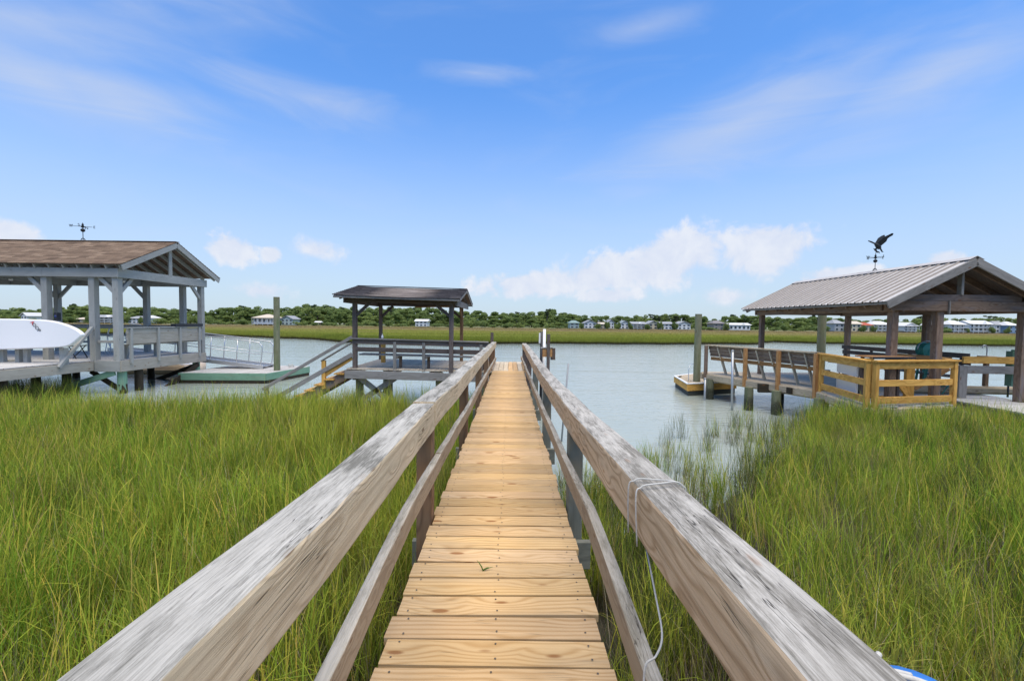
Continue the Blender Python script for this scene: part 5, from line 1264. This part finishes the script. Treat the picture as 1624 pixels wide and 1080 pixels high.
def tuft(name, rng, nstem, rad, H, mat, leafw=.009, yellow=.10, leaves=5, lean=.16, seg=4):
    it = []
    for _ in range(nstem):
        a = rng.uniform(0, 6.28); r = rad*math.sqrt(rng.random()); x, y = r*math.cos(a), r*math.sin(a)
        h = H*rng.uniform(.62, 1.08); la = rng.uniform(0, 6.28); lt = abs(rng.gauss(0, lean))
        sh = rng.uniform(.05, .72)
        it.append(((x, y, 0), la, lt*.4, lt*1.5, h, leafw*.8, min(1, sh+.05), 0, 3))
        az = rng.uniform(0, 6.28)
        for k in range(leaves):
            t = rng.uniform(.18, .88); az += math.pi*rng.uniform(.7, 1.3)
            px = x+math.cos(la)*math.sin(lt)*h*t; py = y+math.sin(la)*math.sin(lt)*h*t
            hu = rng.uniform(.80, 1.) if rng.random() < yellow*(1.6 if t < .4 else .7) else max(0, min(.8, sh+rng.uniform(-.2, .25)))
            t0 = rng.uniform(.07, .30); big = rng.random()
            it.append(((px, py, h*t*.96), az, t0, t0+(rng.uniform(.1, .6) if big < .72 else rng.uniform(.8, 1.9)), rng.uniform(.24, .52)*H/.85, leafw*rng.uniform(.7, 1.25), hu, 0, seg))
    return blades_mesh(name, it, mat)
def dead_tuft(name, rng, n, rad, H):
    it = []
    for _ in range(n):
        a = rng.uniform(0, 6.28); r = rad*math.sqrt(rng.random()); la = rng.uniform(0, 6.28); t0 = abs(rng.gauss(0, .2))
        it.append(((r*math.cos(a), r*math.sin(a), 0), la, t0, t0+abs(rng.gauss(0, .45)), H*rng.uniform(.5, 1.1), .0048, rng.random(), 0, 4))
    return blades_mesh(name, it, 'dead_blade')
def scatter(name, pts, meshes, label, cat):
    """pts: (x, y, z, rotation, scale, variant); one stuff object that instances the tufts with geometry nodes"""
    me = bpy.data.meshes.new(name); me.from_pydata([p[:3] for p in pts], [], [])
    at = me.attributes.new('rot', 'FLOAT_VECTOR', 'POINT')
    at.data.foreach_set('vector', [q for p in pts for q in (p[6], p[7], p[3])])
    at = me.attributes.new('scl', 'FLOAT_VECTOR', 'POINT'); at.data.foreach_set('vector', [q for p in pts for q in (p[4], p[4], p[8])])
    at = me.attributes.new('kind_i', 'INT', 'POINT'); at.data.foreach_set('value', [p[5] for p in pts])
    o = attach(bpy.data.objects.new(name, me), None, Matrix.Identity(4)); o['kind'] = 'stuff'; o['label'] = label; o['category'] = cat
    g = bpy.data.node_groups.new(name+'_scatter', 'GeometryNodeTree')
    g.interface.new_socket('Geometry', in_out='INPUT', socket_type='NodeSocketGeometry'); g.interface.new_socket('Geometry', in_out='OUTPUT', socket_type='NodeSocketGeometry')
    gi, go = g.nodes.new('NodeGroupInput'), g.nodes.new('NodeGroupOutput')
    join = g.nodes.new('GeometryNodeJoinGeometry')
    for i, m in reversed(list(enumerate(meshes))):
        to = bpy.data.objects.new('tuft', m)
        oi = g.nodes.new('GeometryNodeObjectInfo'); oi.inputs['Object'].default_value = to; oi.inputs['As Instance'].default_value = True
        g.links.new(oi.outputs['Geometry'], join.inputs[0])
    ip = g.nodes.new('GeometryNodeInstanceOnPoints'); ip.inputs['Pick Instance'].default_value = True
    def attr(nm, ty):
        a = g.nodes.new('GeometryNodeInputNamedAttribute'); a.data_type = ty; a.inputs['Name'].default_value = nm
        return next(s for s in a.outputs if s.enabled and s.name == 'Attribute')
    g.links.new(gi.outputs[0], ip.inputs['Points']); g.links.new(join.outputs[0], ip.inputs['Instance'])
    g.links.new(attr('kind_i', 'INT'), ip.inputs['Instance Index']); g.links.new(attr('rot', 'FLOAT_VECTOR'), ip.inputs['Rotation']); g.links.new(attr('scl', 'FLOAT_VECTOR'), ip.inputs['Scale'])
    g.links.new(ip.outputs[0], go.inputs[0])
    md = o.modifiers.new('scatter', 'NODES'); md.node_group = g
    return o
def in_dock(x, y):
    if XL-.10 < x < XR+.12 and y < 12.6: return True
    if -16.2 < x < -14.0 and 5 < y < 15.3: return 'low'
    if x > 7.6 and y > 9.55 and x < 12.3: return True
    if 10. < x < 12.2 and y > 2 : return True
    return False
def build_grass():
    rng = random.Random(41)
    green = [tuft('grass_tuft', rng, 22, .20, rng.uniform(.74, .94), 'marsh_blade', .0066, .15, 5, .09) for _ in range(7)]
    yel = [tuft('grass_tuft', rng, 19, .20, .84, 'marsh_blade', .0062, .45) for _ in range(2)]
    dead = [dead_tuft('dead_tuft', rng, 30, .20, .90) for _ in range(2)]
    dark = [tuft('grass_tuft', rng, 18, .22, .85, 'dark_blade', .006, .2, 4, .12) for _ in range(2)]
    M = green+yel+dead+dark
    pts_l, pts_r = [], []
    def put(L, x, y, v, s, hz=None):
        z = max(ground_z(x, y)-.03, -.25)
        L.append((x, y, z, rng.uniform(0, 6.28), s, v, rng.gauss(0, .07), rng.gauss(0, .07), (hz or s)))
    def pick(x, y, deadp, darkp):
        n = mnoise.noise(Vector((x*.45, y*.45, 3)))
        u = rng.random()
        if u < deadp*(1+1.2*max(0, -n)*2): return 9+rng.randrange(2)
        if u < deadp+darkp: return 11+rng.randrange(2)
        if rng.random() < .12+max(0, n)*.5: return 7+rng.randrange(2)
        return rng.randrange(7)
    # left field
    A = 0
    for _ in range(6800):
        y = .2+12.8*rng.random(); x = -.55-(1.6*y+8.5)*rng.random()
        if x < -1.35*y-5: continue
        k = in_dock(x, y)
        if k is True: continue
        e = near_edge(x)-y
        if e < -.3 or (e < .9 and rng.random() < .35): continue
        s = rng.uniform(.82, 1.08)*(1 if e > 1.2 else .86)*(1+.10*mnoise.noise(Vector((x*.5, y*.5, 8))))
        if k == 'low': s *= .6
        if -.95 < x and y > 2.: s *= .92
        put(pts_l, x, y, pick(x, y, .20 if e > 2 else .26, .05 if e > 1.5 else .2), s)
    for _ in range(260):                                   # dark clumps among the left dock piles
        x, y = rng.uniform(-18, -13.9), rng.uniform(12.2, 14.6); put(pts_l, x, y, 11+rng.randrange(2), rng.uniform(.8, 1.15))
    # right field
    for _ in range(6300):
        y = .2+11.6*rng.random(); x = .62+12.5*rng.random()
        if x > 1.35*y+5 or in_dock(x, y): continue
        e = near_edge(x)-y
        line = lerp(3.3, 8.8, (x-1.3)/4.3)              # dense turf lies below this line
        dense = sstep(line-y, -.9, 1.3)
        if x < 1.5: dense = max(dense, .95*sstep(y, 8.0, 5.6))
        if e < -.5: continue
        if rng.random() > max(dense, .14*(1 if e > .1 else .6)): continue
        s = rng.uniform(.74, 1.0)*(1+.14*mnoise.noise(Vector((x*.6, y*.6, 18))))
        if dense < .5 or (x < 1.6 and rng.random() < .55): put(pts_r, x, y, pick(x, y, .30, .45), s*.95)
        else: put(pts_r, x, y, pick(x, y, .34, .14), s)
    for _ in range(150):                                   # weeds at the right walkway
        x, y = rng.uniform(11.2, 12.8), rng.uniform(9.2, 10.4); 
        if x > 12.15: put(pts_r, x, y, 11+rng.randrange(2), rng.uniform(.9, 1.3))
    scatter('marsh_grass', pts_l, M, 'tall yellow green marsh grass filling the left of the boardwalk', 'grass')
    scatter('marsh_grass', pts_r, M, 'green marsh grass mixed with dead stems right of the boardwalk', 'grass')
    # far marsh
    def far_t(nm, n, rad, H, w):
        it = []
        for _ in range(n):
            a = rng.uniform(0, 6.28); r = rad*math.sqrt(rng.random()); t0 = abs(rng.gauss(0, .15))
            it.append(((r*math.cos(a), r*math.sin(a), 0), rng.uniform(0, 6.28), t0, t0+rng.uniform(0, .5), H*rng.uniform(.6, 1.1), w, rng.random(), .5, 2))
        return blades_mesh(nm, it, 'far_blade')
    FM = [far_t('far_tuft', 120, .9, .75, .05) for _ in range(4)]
    pts = []
    def putf(x, y, s, hz):
        pts.append((x, y, ground_z(x, y)-.05, rng.uniform(0, 6.28), s, rng.randrange(4), 0., 0., hz))
    for _ in range(34000):
        u = rng.random(); y = 50+130*u**1.5; x = rng.uniform(-1.28, 1.28)*y
        e = y-far_edge(x)
        if e < .3: continue
        k = .75 if e > 5 else lerp(1.1, .8, e/5)
        putf(x, y, 1.+.010*(y-50), k*rng.uniform(.75, 1.1)*(1-.38*sstep(y, 80, 150)))
    for _ in range(9000):
        y0 = rng.uniform(-95, 95); e = rng.uniform(.0, 3.2); x = y0; y = far_edge(x)+e
        putf(x, y, .8, rng.uniform(.8, 1.25))
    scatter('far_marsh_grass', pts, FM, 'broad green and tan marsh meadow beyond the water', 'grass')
build_grass()
